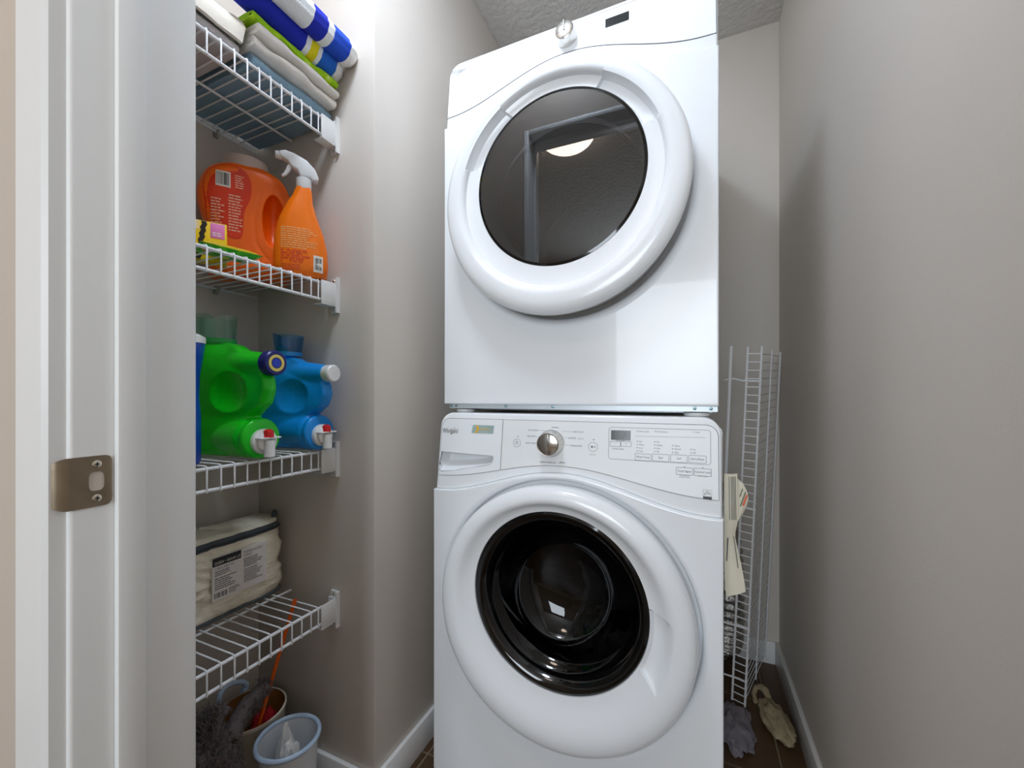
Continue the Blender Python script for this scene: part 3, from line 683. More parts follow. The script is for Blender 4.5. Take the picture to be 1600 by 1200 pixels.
# ------------------------------------------------------------------ wire shelves in the alcove
XF, PITCH = -0.848, 0.0258
SHELF_Z = (1.713, 1.301, 0.879, 0.491)
RR, RW = 0.0036, 0.0018
wy = [0.7312 - 0.021] + [0.7103 - PITCH * k for k in range(1, 15)]
YL = [0.7312] + [0.7103 - PITCH * k for k in range(0, 15)]
depth = XF - XB
LIP = 0.042
rod_long = lambda x, z, r, y0, y1: MB().tube([(x, y0, z), (x, y1, z)], r, 10)
y0s, y1s = -(YA - YF1), -0.046          # local y, 0 at the side wall
wire_me = MB().tube([(0.002, 0, 0.0025), (depth - 0.004, 0, 0.0055), (depth + 0.002, 0, 0.0045), (depth + 0.0042, 0, 0.0), (depth + 0.0042, 0, -LIP - 0.003)], RW, 6).mesh('wire', VINYL, 60)
back_me = rod_long(0.0065, -0.001, RR * 0.9, y0s, -0.008).mesh('back_rod', VINYL); mid_me = rod_long(0.151, -0.001, RR * 0.8, y0s, -0.012).mesh('middle_rod', VINYL)
front_me = rod_long(depth, 0.0, RR, y0s, y1s).mesh('front_rod', VINYL); lip_me = rod_long(depth, -LIP, RR, y0s, y1s).mesh('lip_rod', VINYL)
# bracket: cap over the rod ends and a flange screwed to the wall
bk = MB()
bk.box(depth + 0.004, depth + 0.009, -0.052, -0.004, -LIP - 0.009, 0.006)
bk.box(depth - 0.020, depth + 0.009, -0.052, -0.004, -LIP - 0.012, -LIP - 0.009)
bk.box(depth - 0.020, depth + 0.009, -0.008, -0.003, -LIP - 0.010, 0.006)
bracket_me = bk.mesh('bracket', BRKT, 30, bevel=0.0015)
flange_me = MB().box(depth - 0.014, depth + 0.012, -0.004, 0.0, -0.069, 0.022).box(depth + 0.009, depth + 0.013, -0.011, 0.0, -0.069, 0.022).mesh('flange', BRKT, 30)
screw_me = MB().lathe([(0.0001, -0.0062), (0.003, -0.006), (0.0042, -0.0045), (0.0042, -0.003)], (0, 0, 0), 'Y', 12).mesh('screw', CHROME)
clip_me = MB().tube([(0.0, 0, -0.010), (0.004, 0, -0.012), (0.010, 0, -0.010), (0.0135, 0, -0.004), (0.0125, 0, 0.002)], 0.003, 8, squash=1.6).box(0, 0.004, -0.006, 0.006, -0.016, 0.006).mesh('wall_clip', mat('clear_clip', 'e8e8e0', 0.2, trans=0.6), 40)
for k, (zs, lab) in enumerate(zip(SHELF_Z, ('white wire shelf holding folded towels above the orange detergent', 'white wire shelf carrying the orange spray bottle and detergent tub', 'white wire shelf under the green and blue detergent jugs', 'white wire shelf holding the packaged cream sheet set'))):
    t = thing('wire_shelf', lab, 'shelf', (XB, YA, zs), group='wire shelves in the alcove')
    for nm, me in (('back_rod', back_me), ('middle_rod', mid_me), ('front_rod', front_me), ('lip_rod', lip_me)): link(nm, me, t)
    for y in YL:
        o = link('wire', wire_me, t); o.location = (0, y - YA, 0)
    b = link('bracket', bracket_me, t); f = link('flange', flange_me, b)
    for z in (0.014, -0.061):
        o = link('screw', screw_me, b); o.location = (depth - 0.003, 0, z)
    for y in (-0.118, -0.40):
        o = link('wall_clip', clip_me, t); o.location = (0, y, 0)

# spare shelf with hanging rod, stood on end in the gap right of the machines
B2, T2, B4 = Vector((0.1560, 1.5260, 0.004)), Vector((0.1950, 1.4600, 1.1700)), Vector((0.2520, 1.8110, 0.0115))
vv = (T2 - B2); LEN = vv.length; ez = vv.normalized(); ex = (B4 - B2); ex = (ex - ez * ex.dot(ez)); DW = ex.length; ex.normalize(); ey = ez.cross(ex)   # ex along the deck, ey towards the lip side
t = thing('spare_wire_shelf', 'spare white wire shelf with hanging rod stood on end beside the washer', 'shelf', B2)
t.matrix_world = Matrix(((ex.x, ey.x, ez.x, B2.x), (ex.y, ey.y, ez.y, B2.y), (ex.z, ey.z, ez.z, B2.z), (0, 0, 0, 1)))
LP = 0.038
for nm, x, y, r, z0, z1 in (('front_rod', 0, 0, 0.0034, 0, LEN), ('lip_rod', 0, LP, 0.0034, 0.005, LEN), ('middle_rod', DW / 2, 0, 0.0026, 0.008, LEN - 0.004), ('back_rod', DW, 0, 0.0030, 0.01, LEN - 0.006), ('hanging_rod', -0.022, 0.080, 0.0048, 0.03, LEN + 0.002)):
    MB().tube([(x, y, z0), (x, y, z1)], r, 10).build(nm, VINYL, t)
w2 = MB().tube([(DW + 0.002, 0.0035, 0), (0.003, 0.0035, 0), (-0.002, 0.002, 0), (-0.0035, 0.004, 0), (-0.0035, LP + 0.003, 0)], 0.0016, 6).mesh('wire', VINYL, 60)
n2 = int((LEN - 0.03) / PITCH)
for k in range(n2 + 1):
    o = link('wire', w2, t); o.location = (0, 0, LEN - 0.022 - k * PITCH)
for z in (LEN - 0.107, LEN - 0.107 - 0.405, LEN - 0.107 - 0.80, 0.085):
    MB().tube([(0.002, -0.004, z), (0.002, LP * 0.6, z), (-0.004, LP + 0.01, z), (-0.018, 0.068, z + 0.006), (-0.022, 0.084, z + 0.004), (-0.021, 0.096, z + 0.001)], [0.0035, 0.0035, 0.0028, 0.0028, 0.003, 0.0022], 8).build('rod_hook', VINYL, t)

# ------------------------------------------------------------------ things on the second shelf
def face_to(x, y): # rotation so that local -Y looks at the camera position's side
    return math.atan2(y, x) + math.pi / 2 + math.pi
D2 = SHELF_Z[1] + 0.0077
ORANGE = mat('orange_plastic', 'ff6c00', 0.34, coat=0.05, var=0.03)
# detergent tub
tb = thing('detergent_tub', 'big orange laundry detergent tub with grip handle and grey lid', 'detergent', (-1.032, 0.682, D2), math.radians(58))
def slab(outline, d0, d1, r=0.02, n=5):
    """rounded puffy slab: outline in XZ, thickness along Y"""
    pts = outline; rows = []
    cx = sum(p[0] for p in pts) / len(pts); cz = sum(p[1] for p in pts) / len(pts)
    for k in range(n + 1):
        q = math.pi / 2 * k / n; rows.append([(x, d0 + r - r * math.sin(q), z) for x, z in inset(pts, cx, cz, r * (1 - math.cos(q)) if False else r * (1 - math.sin(math.pi / 2 - q) if False else (1 - math.cos(q))))])
    rows = rows[::-1]
    rows2 = [[(x, d0 + d1 - y, z) for x, y, z in rw] for rw in rows[::-1]]
    mb = MB().grid(rows + rows2, closed=True); m_ = len(pts)
    mb.f.append(tuple(range(m_))[::-1]); o = (len(rows) * 2 - 1) * m_; mb.f.append(tuple(o + k for k in range(m_))); return mb
def smooth_loop(ctrl, n=10):
    out = []; m_ = len(ctrl)
    for i in range(m_):
        p0, p1, p2, p3 = [Vector(ctrl[(i + k - 1) % m_]) for k in range(4)]
        for k in range(n):
            u = k / n; out.append(tuple(0.5 * ((2 * p1) + (p2 - p0) * u + (2 * p0 - 5 * p1 + 4 * p2 - p3) * u * u + (3 * p1 - p0 - 3 * p2 + p3) * u ** 3)))
    return out
tub_o = smooth_loop([(-0.075, 0.0), (0.0, 0.0), (0.085, 0.0), (0.098, 0.06), (0.100, 0.15), (0.094, 0.215), (0.070, 0.262), (0.02, 0.282), (-0.03, 0.280), (-0.080, 0.255), (-0.103, 0.200), (-0.098, 0.150), (-0.084, 0.105), (-0.086, 0.04)], 6)
body = slab(tub_o, -0.056, 0.056, 0.034, 6)
grip = ellipsoid((0.052, -0.052, 0.145), (0.024, 0.034, 0.066))
groove = MB().tube([(0.082, -0.07, 0.255), (0.05, -0.064, 0.235), (0.022, -0.062, 0.20), (0.010, -0.062, 0.14), (0.016, -0.062, 0.08), (0.04, -0.062, 0.045)], 0.008, 10)
tub_me = blob(body, 'tub_body', ORANGE, 0.0026, 3, [grip, groove], 5)
tbo = link('tub_body', tub_me, tb); tbv = bvh_of(tub_me)
lab_o = smooth_loop([(-0.090, 0.205), (-0.076, 0.244), (-0.03, 0.262), (0.000, 0.240), (0.004, 0.195), (-0.010, 0.15), (-0.016, 0.09), (-0.05, 0.088), (-0.078, 0.095), (-0.086, 0.15)], 5)
lm = MB(); cxl = (-0.042, 0.175)
lm.grid([[(cxl[0] + (x - cxl[0]) * s, 0, cxl[1] + (z - cxl[1]) * s) for x, z in lab_o] for s in (0.02, 0.25, 0.5, 0.75, 1.0)], closed=True)
lab = project(lm, tbv, (0, 1, 0)).build('label', mat('label_red_orange', 'e03606', 0.35), tb)
PEACH = mat('print_peach', 'f6b99a', 0.5)
project(dashes(-0.075, -0.045, 0.10, 0.175, 11, 4, step=0.006), tbv, (0, 1, 0), 0.0013).build('fine_print', PEACH, lab, smooth=0)
project(dashes(-0.041, -0.010, 0.10, 0.19, 13, 5, step=0.006), tbv, (0, 1, 0), 0.0013).build('fine_print', PEACH, lab, smooth=0)
project(dashes(-0.028, -0.008, 0.205, 0.238, 6, 6, step=0.006), tbv, (0, 1, 0), 0.0013).build('fine_print', PEACH, lab, smooth=0)
bcp = project(plate(-0.066, -0.037, 0.203, 0.240), tbv, (0, 1, 0), 0.0012).build('barcode_patch', mat('barcode_white', 'e9e4da', 0.5), lab)
bc = barcode(-0.064, -0.039, 0.207, 0.236, 2, 9)
project(bc, tbv, (0, 1, 0), 0.0018).build('barcode', INKD, bcp, smooth=0)
for x in (-0.068, -0.052, -0.036, -0.022):
    project(plate(x - 0.001, x + 0.001, 0.02, 0.075, 1, 6), tbv, (0, 1, 0), 0.0015).build('rib', ORANGE, tbo, smooth=0)
MB().lathe([(0.001, 0.300), (0.040, 0.299), (0.048, 0.294), (0.050, 0.276), (0.050, 0.262)], (-0.005, 0, 0.003), seg=40).build('lid', mat('lid_grey', 'c9b7ae', 0.4), tb)
# spray bottle
sb = thing('spray_bottle', 'orange trigger spray bottle with clear white nozzle on wire shelf', 'spray bottle', (-0.884, 0.7165, D2), math.radians(51))
def loft(secs, seg=36, n=2.4):
    rows = []
    for (z, cx, rx, ry) in secs:
        row = []
        for k in range(seg):
            q = 2 * math.pi * k / seg; c_, s_ = math.cos(q), math.sin(q)
            row.append((cx + rx * math.copysign(abs(c_) ** (2 / n), c_), ry * math.copysign(abs(s_) ** (2 / n), s_), z))
        rows.append(row)
    mb = MB().grid(rows, closed=True); mb.f.append(tuple(range(seg))[::-1]); o = (len(secs) - 1) * seg; mb.f.append(tuple(o + k for k in range(seg))); return mb
secs = [(0.0, 0, 0.052, 0.026), (0.004, 0, 0.058, 0.030), (0.03, 0.0, 0.0605, 0.032), (0.07, -0.001, 0.0595, 0.0315), (0.105, -0.003, 0.054, 0.030), (0.14, -0.005, 0.044, 0.027), (0.165, -0.004, 0.035, 0.024), (0.185, -0.002, 0.0275, 0.021), (0.200, 0.002, 0.0225, 0.0185), (0.214, 0.004, 0.0195, 0.0175), (0.222, 0.005, 0.0165, 0.0165)]
bt_me = loft(secs).mesh('bottle', mat('orange_bottle', 'fd7a06', 0.22, coat=0.2, var=0.04), 50); bo = link('bottle', bt_me, sb); bv = bvh_of(bt_me)
LIGHTP = mat('print_pale_orange', 'f7b36a', 0.5); REDP = mat('print_red', 'dd4a0c', 0.5)
project(dashes(-0.044, 0.045, 0.062, 0.115, 10, 11, step=0.006), bv, (0, 1, 0)).build('fine_print', LIGHTP, bo, smooth=0)
project(dashes(-0.044, 0.038, 0.028, 0.060, 5, 12, h=0.7, step=0.012), bv, (0, 1, 0)).build('fine_print', REDP, bo, smooth=0)
project(dashes(-0.044, 0.020, 0.010, 0.026, 3, 13, step=0.006), bv, (0, 1, 0)).build('fine_print', REDP, bo, smooth=0)
bcp = project(plate(0.026, 0.047, 0.012, 0.052), bv, (0, 1, 0), 0.0008).build('barcode_patch', MATS['barcode_white'], bo)
bc = barcode(0.029, 0.045, 0.018, 0.046, 3, 7); project(bc, bv, (0, 1, 0), 0.0014).build('barcode', INKD, bcp, smooth=0)
FROST = mat('frosted_white_plastic', 'f2f2f2', 0.25, trans=0.15)
MB().lathe([(0.0165, 0.216), (0.0175, 0.219), (0.0175, 0.244), (0.014, 0.246), (0.001, 0.246)], (0.005, 0, 0), seg=28).build('collar', FROST, sb)
hd = MB().prism([(-0.046, 0.286), (-0.050, 0.298), (-0.036, 0.304), (-0.016, 0.301), (0.012, 0.290), (0.030, 0.272), (0.0385, 0.252), (0.036, 0.2425), (0.024, 0.242), (0.018, 0.250), (-0.004, 0.250), (-0.008, 0.262), (-0.022, 0.268), (-0.030, 0.280)], -0.011, 0.011).build('spray_head', FROST, sb, bevel=0.004, bseg=3)
MB().lathe([(0.001, -0.056), (0.0085, -0.056), (0.0095, -0.050), (0.0095, -0.042)], (0, 0, 0.292), 'X', 16).build('nozzle', FROST, sb)
MB().tube([(-0.020, 0, 0.278), (-0.027, 0, 0.268), (-0.030, 0, 0.258), (-0.036, 0, 0.248), (-0.042, 0, 0.243)], [0.006, 0.0055, 0.005, 0.0045, 0.003], 10).build('trigger', FROST, sb)
# yellow box
yb = thing('cardboard_box', 'small yellow cardboard box with pink label and black serrated strip', 'box', (-0.962, 0.552, D2), math.radians(58))
MB().box(-0.062, 0.030, -0.022, 0.022, 0, 0.082).build('carton', mat('box_yellow', 'f7cf08', 0.45), yb, bevel=0.0012)
zz = [(-0.026 + 0.0025 * (k % 2) + 0.011 * k / 12, 0.081 * k / 12) for k in range(13)]; zz2 = [(-0.017 + 0.0025 * (k % 2) + 0.011 * k / 12, 0.081 * k / 12) for k in range(13)]
MB().prism(zz + zz2[::-1], -0.0226, -0.0215).build('black_strip', mat('strip_black', '241a10', 0.6), yb, smooth=0)
pl = MB().box(0.001, 0.026, -0.0226, -0.0215, 0.048, 0.080).build('pink_label', mat('label_pink', 'ee86c4', 0.4), yb, bevel=0.0003)
dashes(0.004, 0.023, 0.052, 0.062, 2, 5, y=-0.0229).build('fine_print', mat('print_white', 'f8eef4', 0.5), pl, smooth=0)
MB().box(-0.0615, -0.018, -0.0226, -0.0215, 0.062, 0.0815).build('peach_band', mat('band_peach', 'f6d9a8', 0.4), yb)
# green snack-like packet lying in front
gp_ = thing('packet', 'flat green printed packet lying on the shelf before the yellow box', 'packet', (-0.898, 0.556, D2 + 0.0125), math.radians(75))
pk_o = [(-0.06, -0.034), (0.045, -0.03), (0.05, 0.034), (-0.06, 0.034)]
rows = []
for i in range(17):
    row = []
    for j in range(11):
        u, v = i / 16, j / 10; x = -0.062 + 0.112 * u; y = -0.034 + 0.068 * v
        edge = min(u, 1 - u, v, 1 - v) * 2; h = 0.013 * (1 - (1 - min(1, edge * 1.6)) ** 2) + 0.002 * noise.noise(Vector((x * 40, y * 40, 1)))
        row.append((x, y, h))
    rows.append(row)
top = [[(x, y, h * 0.8) for x, y, h in r] for r in rows]; bot = [[(x, y, -h * 0.93) for x, y, h in r] for r in rows]
PGRN = patch_mat('packet_print', [(0, '1d7a3c'), (0.38, '3db818'), (0.55, '62cc20'), (0.62, 'f0dc30'), (0.7, 'f7f0c0')], 28, 0.3, 0.05)
MB().grid(top).build('packet_back', mat('packet_yellow', 'c9b11c', 0.35), gp_, smooth=70)
MB().grid(bot, flip=True).build('packet_front', PGRN, gp_, smooth=70)
ellipsoid((-0.036, -0.012, -0.0065), (0.018, 0.016, 0.0045)).build('orange_print', mat('packet_orange', 'f08a12', 0.35), gp_, smooth=60)
mbx = MB(); pbv = BVHTree.FromPolygons([p for r in bot for p in r], [(i * 11 + j, i * 11 + j + 1, (i + 1) * 11 + j + 1, (i + 1) * 11 + j) for i in range(16) for j in range(10)])
disc(mbx, 0.03, 0.0, 0.010, seg=16); mbx.v = [(x, z, 0) for x, y, z in mbx.v]; project(mbx, pbv, (0, 0, 1), 0.0008).build('white_badge', MATS['print_white'], gp_, smooth=0)

# ------------------------------------------------------------------ third shelf: jugs
D3 = SHELF_Z[2] + 0.0077
def jug(name, label, y0, m_, zc=1.0):
    t = thing(name, label, 'detergent', (-0.850, y0, D3), group=None)
    # local: +X towards the room (tap end), body runs back to -0.325
    H = 0.243 * zc
    plan = lambda w0, w1, xn: [(xn, 0.0), (xn - 0.006, w0 * 0.8), (xn - 0.03, w0), (-0.14, w1), (-0.28, w1), (-0.312, w1 * 0.85), (-0.322, 0.0), (-0.312, -w1 * 0.85), (-0.28, -w1), (-0.14, -w1), (xn - 0.03, -w0), (xn - 0.006, -w0 * 0.8)]
    rows = []
    for z, w0, w1, xn in ((0.004, 0.034, 0.046, -0.055), (0.016, 0.036, 0.056, -0.04), (0.06, 0.034, 0.060, -0.028), (0.090, 0.026, 0.060, -0.006), (0.115, 0.021, 0.060, 0.034), (0.145, 0.019, 0.060, 0.048), (0.170, 0.019, 0.060, 0.044), (0.195, 0.020, 0.060, 0.020), (0.222, 0.022, 0.058, -0.020), (0.242, 0.020, 0.052, -0.055), (0.250, 0.012, 0.036, -0.09)):
        rows.append([(x, y, z * zc) for x, y in smooth_loop(plan(w0, w1, xn), 5)])
    mb = MB().grid(rows, closed=True); n_ = len(rows[0]); mb.f.append(tuple(range(n_))[::-1]); o = (len(rows) - 1) * n_; mb.f.append(tuple(o + k for k in range(n_)))
    # tap barrel and neck arm
    mb.lathe([(0.001, -0.17), (0.040, -0.16), (0.0435, -0.10), (0.0435, -0.010), (0.0435, 0.006), (0.039, 0.010), (0.039, 0.015), (0.0435, 0.018), (0.0425, 0.029), (0.001, 0.030)], (-0.012, 0, 0.0425), 'X', 40)
    mb.lathe([(0.001, -0.17), (0.033, -0.16), (0.032, -0.09), (0.0265, -0.04), (0.0205, 0.0), (0.001, 0.001)], (0.040, 0, 0.200 * zc), 'X', 28)
    cuts = []
    for s in (-1, 1):
        c = ellipsoid((0, 0, 0), (0.056, 0.036, 0.064)); M = Matrix.Translation((-0.034, s * 0.0570, 0.139 * zc)) @ Matrix.Rotation(-s * math.radians(17), 4, 'Z'); c.xf(M); cuts.append(c)
    me = blob(mb, 'jug_body', m_, 0.0025, 10, cuts, 4)
    b = link('jug_body', me, t)
    WHT = mat('tap_white', 'f0f0ee', 0.3); RED = mat('tap_red', 'd8141c', 0.25, coat=0.3)
    tap = MB().lathe([(0.0255, -0.004), (0.0265, 0.000), (0.0265, 0.010), (0.023, 0.012), (0.0205, 0.013), (0.0205, 0.019), (0.016, 0.021), (0.001, 0.0215)], (0.016, 0, 0.036), 'X', 32).build('tap', WHT, t)
    MB().box(0.026, 0.046, -0.023, 0.023, 0.0425, 0.0455).build('tap_wings', WHT, tap, bevel=0.001)
    MB().lathe([(0.010, 0.039), (0.0105, 0.025), (0.0105, 0.005), (0.008, 0.005), (0.008, 0.019)], (0.040, 0, 0), seg=20).build('spout', WHT, tap)
    MB().lathe([(0.001, 0.0625), (0.006, 0.0615), (0.0095, 0.058), (0.010, 0.052), (0.010, 0.045)], (0.037, 0, 0), seg=20).build('push_button', RED, tap)
    return t, H
GREEN = mat('green_jug_plastic', '0cce14', 0.28, coat=0.15); BLUE = mat('blue_jug_plastic', '1292e8', 0.3, coat=0.15)
JG, JB = 0.580, 0.7285
tg, Hg = jug('detergent_jug', 'green detergent jug lying on its side with navy cap and tap', JG, GREEN)
tl, Hl = jug('detergent_jug', 'blue detergent jug lying on its side with white cap and tap', JB, BLUE, 0.93)
NAVY = mat('navy_cap', '1b2270', 0.3)
cp = MB().lathe([(0.0245, -0.004), (0.026, -0.002), (0.026, 0.016), (0.0235, 0.019), (0.001, 0.019)], (0.042, 0, 0.200), 'X', 32).build('cap', NAVY, tg)
MB().lathe([(0.0115, 0.0197), (0.0175, 0.0197)], (0.042, 0, 0.200), 'X', 32).build('cap_ring', mat('cap_yellow', 'e7d36a', 0.4), cp)
disc_ = MB().lathe([(0.001, 0.0198), (0.0095, 0.0197)], (0.042, 0, 0.200), 'X', 24).build('cap_centre', mat('cap_blue', '2440c0', 0.35), cp)
MB().lathe([(0.0195, -0.004), (0.0205, -0.002), (0.0205, 0.018), (0.018, 0.021), (0.001, 0.021)], (0.042, 0, 0.200 * 0.93), 'X', 28).build('cap', MATS['tap_white'], tl)
# dosing cups on the jugs
def cup(name, label, loc, r0, r1, h, col, spout, rz):
    t = thing(name, label, 'cup', loc, rz)
    seg = 48; rows = []
    def rim(a):  # a V notch or a raised pouring lip
        return -0.010 * max(0, 1 - abs(((a - math.pi * 1.5 + math.pi) % (2 * math.pi)) - math.pi) / 0.33) if spout == 'notch' else 0.008 * max(0, math.cos(a - math.pi)) ** 6
    for rr, ins in ((1, 0), (1, 0.0016)):
        ring = []
        for f in ([0.0, 0.02, 0.1, 0.2, 0.45, 0.7, 0.88, 1.0] if ins == 0 else [1.0, 0.88, 0.7, 0.45, 0.2, 0.1, 0.04]):
            row = []
            for k in range(seg):
                a = 2 * math.pi * k / seg; r = (r0 + (r1 - r0) * f) - ins
                row.append((r * math.cos(a), r * math.sin(a), h * f + rim(a) * max(0, (f - 0.7) / 0.3)))
            ring.append(row)
        rows += ring
    cm = glass_mat(name + col[0], tuple(lin(col[1])[:3]), 1.0, 0.05, 0.05)
    mb = MB().grid(rows, closed=True); mb.f.append(tuple(range(seg))[::-1]); o = (len(rows) - 1) * seg; mb.f.append(tuple(o + k for k in range(seg)))
    mb.build('cup_wall', cm, t, smooth=50)
    MB().lathe([(r0 + 0.001, 0.0), (r0 + 0.0015, 0.010)], seg=48).build('residue_band', mat(name + col[0] + '_band', col[2], 0.3, alpha=0.85), t)
cup('dosing_cup', 'clear green tinted dosing cup with notched rim standing on the green jug', (-0.985, 0.578, D3 + 0.2490), 0.038, 0.0405, 0.062, ('g', 'e2f4ec', '1fae4a'), 'notch', math.radians(58))
cup('dosing_cup', 'clear blue tinted dosing cup with pouring lip standing on the blue jug', (-0.945, 0.728, D3 + 0.2320), 0.030, 0.036, 0.052, ('b', 'b4dcf6', '2b93dc'), 'lip', math.radians(30))
# blue bottle beyond the door jamb
bb_ = thing('blue_bottle', 'dark blue bottle with wide white lid left of the green jug', 'bottle', (-0.900, 0.462, D3))
MB().lathe([(0.001, 0), (0.030, 0.0), (0.033, 0.006), (0.033, 0.09), (0.030, 0.13), (0.031, 0.17), (0.036, 0.205), (0.0395, 0.232), (0.0395, 0.236), (0.001, 0.236)], seg=36).build('bottle', mat('bottle_blue', '0c46b8', 0.3, coat=0.3), bb_)
MB().lathe([(0.0405, 0.234), (0.0405, 0.246), (0.030, 0.252), (0.001, 0.253)], seg=36).build('lid', MATS['tap_white'], bb_)

# ------------------------------------------------------------------ textiles on the top shelf
D1 = SHELF_Z[0] + 0.0077
def ribbon_cloth(path, t, y0, y1, ny=28, seed=0, wav=0.004, taper=None, endjit=0.004):
    """cloth folded along a path in XZ, thickness t, running along Y"""
    pts = [Vector(p) for p in path]; n = len(pts); L, R = [], []
    for i in range(n):
        d = (pts[min(i + 1, n - 1)] - pts[max(i - 1, 0)]).normalized(); nn = Vector((-d.y, d.x)) * t / 2
        L.append(pts[i] + nn); R.append(pts[i] - nn)
    loop = L + R[::-1]; rows = []
    for k in range(ny + 1):
        y = y0 + (y1 - y0) * k / ny; row = []
        for i, p in enumerate(loop):
            a = noise.noise(Vector((p.x * 14 + seed, y * 11, p.y * 30))); b = noise.noise(Vector((p.x * 30, y * 26 + seed, p.y * 60)))
            row.append((p.x + wav * a + wav * 0.4 * b, y + (endjit * a if k in (0, ny) else 0), p.y + wav * 0.45 * b + wav * 0.3 * a))
        rows.append(row)
    mb = MB().grid(rows, closed=True); m_ = len(loop)
    mb.f.append(tuple(range(m_))[::-1]); o = ny * m_; mb.f.append(tuple(o + k for k in range(m_))); return mb
def serp(xb, xf, z0, dz_, layers, jit=(), r=6):
    """serpentine: back to front, fold, front to back, fold ..."""
    out = []
    for l in range(layers):
        z = z0 + l * dz_; f = xf + (jit[l] if l < len(jit) else 0)
        row = [(xb + (f - xb) * k / 8, z) for k in range(9)]
        if l % 2: row = row[::-1]
        out += row
        if l < layers - 1:
            s_ = 1 if l % 2 == 0 else -1; xe = row[-1][0]
            for k in range(1, r):
                q = math.pi * k / r; out.append((xe + s_ * dz_ / 2 * math.sin(q), z + dz_ / 2 - dz_ / 2 * math.cos(q)))
    return out
FB = mat('blue_grey_fleece', '8fb0c6', 0.95, bump=0.7, scale=260, var=0.10, vscale=120)
tag(ribbon_cloth(serp(-1.135, -0.866, D1 + 0.009, 0.014, 2, (0, -0.004)), 0.0145, 0.572, 0.782, 26, 2, 0.0045).build('fleece_blanket', FB, smooth=60), 'blue grey fleece blanket folded flat on the top wire shelf', 'blanket')
TW = mat('white_terry', 'f4efe8', 0.95, bump=0.6, scale=320, var=0.04, vscale=40)
tag(ribbon_cloth(serp(-1.06, -0.842, D1 + 0.0365, 0.0112, 4, (0.0, -0.004, 0.014, 0.010)), 0.0098, 0.566, 0.776, 34, 5, 0.0085).build('white_towel', TW, smooth=60), 'white towel folded in layers on top of the blue grey blanket', 'towel')
LIME = patch_mat('lime_print', [(0, '1d4aa8'), (0.30, 'a6dc14'), (0.60, 'c2ec2a'), (0.70, 'f0f4d0'), (0.76, 'e0551c')], 30)
tag(ribbon_cloth(serp(-1.06, -0.832, D1 + 0.0820, 0.0075, 2, (0.0, 0.006)), 0.0066, 0.556, 0.774, 40, 9, 0.011).build('lime_towel', LIME, smooth=60), 'lime green printed beach towel folded above the white towel', 'towel')
tag(ribbon_cloth([(-1.02 + 0.145 * k / 10, D1 + 0.0975) for k in range(11)], 0.004, 0.58, 0.742, 20, 13, 0.004).build('pink_cloth', mat('pink_terry', 'e0506a', 0.95, bump=0.5, scale=300), smooth=60), 'thin pink cloth tucked under the rolled striped towels', 'cloth')
def roll(name, label, x, z, r, y0, y1, stops, seed):
    t = thing(name, label, 'towel', (x, y1, z), group='rolled striped towels')
    rows = []; seg = 40; ny = 40
    for k in range(ny + 1):
        y = (y0 - y1) * (1 - k / ny); f = min(1.0, 0.72 + 0.28 * math.sqrt(max(0, min(1, -y / 0.02)))) if y > -0.02 else 1.0
        rows.append([((r * f * (1 + 0.05 * noise.noise(Vector((math.cos(a) * 1.5 + seed, y * 18, math.sin(a) * 1.5)))) + 0.0012 * math.cos(9 * a)) * math.cos(a), y, r * f * (1 + 0.05 * noise.noise(Vector((math.cos(a) * 1.5, y * 18 + seed, math.sin(a) * 1.5)))) * math.sin(a)) for a in [2 * math.pi * q / seg for q in range(seg)]])
    mb = MB().grid(rows, closed=True); mb.f.append(tuple(range(seg))[::-1]); o = ny * seg; mb.f.append(tuple(o + k for k in range(seg)))
    mb.build('towel_roll', stripe_mat(name + '_stripes%d' % seed, stops), t, smooth=60)
    sp_ = MB(); path = [((0.005 + (r * 0.66 - 0.005) * k / 60) * math.cos(k * 0.45), 0.0005, (0.005 + (r * 0.66 - 0.005) * k / 60) * math.sin(k * 0.45)) for k in range(61)]
    sp_.tube(path, 0.0016, 6).build('spiral_end', TW, t); return t
ys = [at_x(px, 100, -0.836).y - 0.802 for px in (478, 484.8, 496, 501.6, 523)]
roll('rolled_towel', 'rolled towel with blue and white stripes and one yellow stripe', -0.838, D1 + 0.1260, 0.0290, 0.52, 0.784,
     [(-0.30, '1428b4'), (ys[0], 'f6f8fa'), (ys[1], 'f0e018'), (ys[2], 'f6f8fa'), (ys[3], '1c6ad0'), (ys[4], 'f4f4f2')], 1)
ys = [at_x(px, 80, -0.788).y - 0.806 for px in (492, 513, 522, 536, 546)]
roll('rolled_towel', 'rolled towel striped only in blue and white touching the wall', -0.792, D1 + 0.1520, 0.0290, 0.54, 0.786,
     [(-0.30, 'f6f8fa'), (ys[0], '1428b4'), (ys[1], 'f6f8fa'), (ys[2], '1c50d0'), (ys[4], 'f4f4f2')], 2)
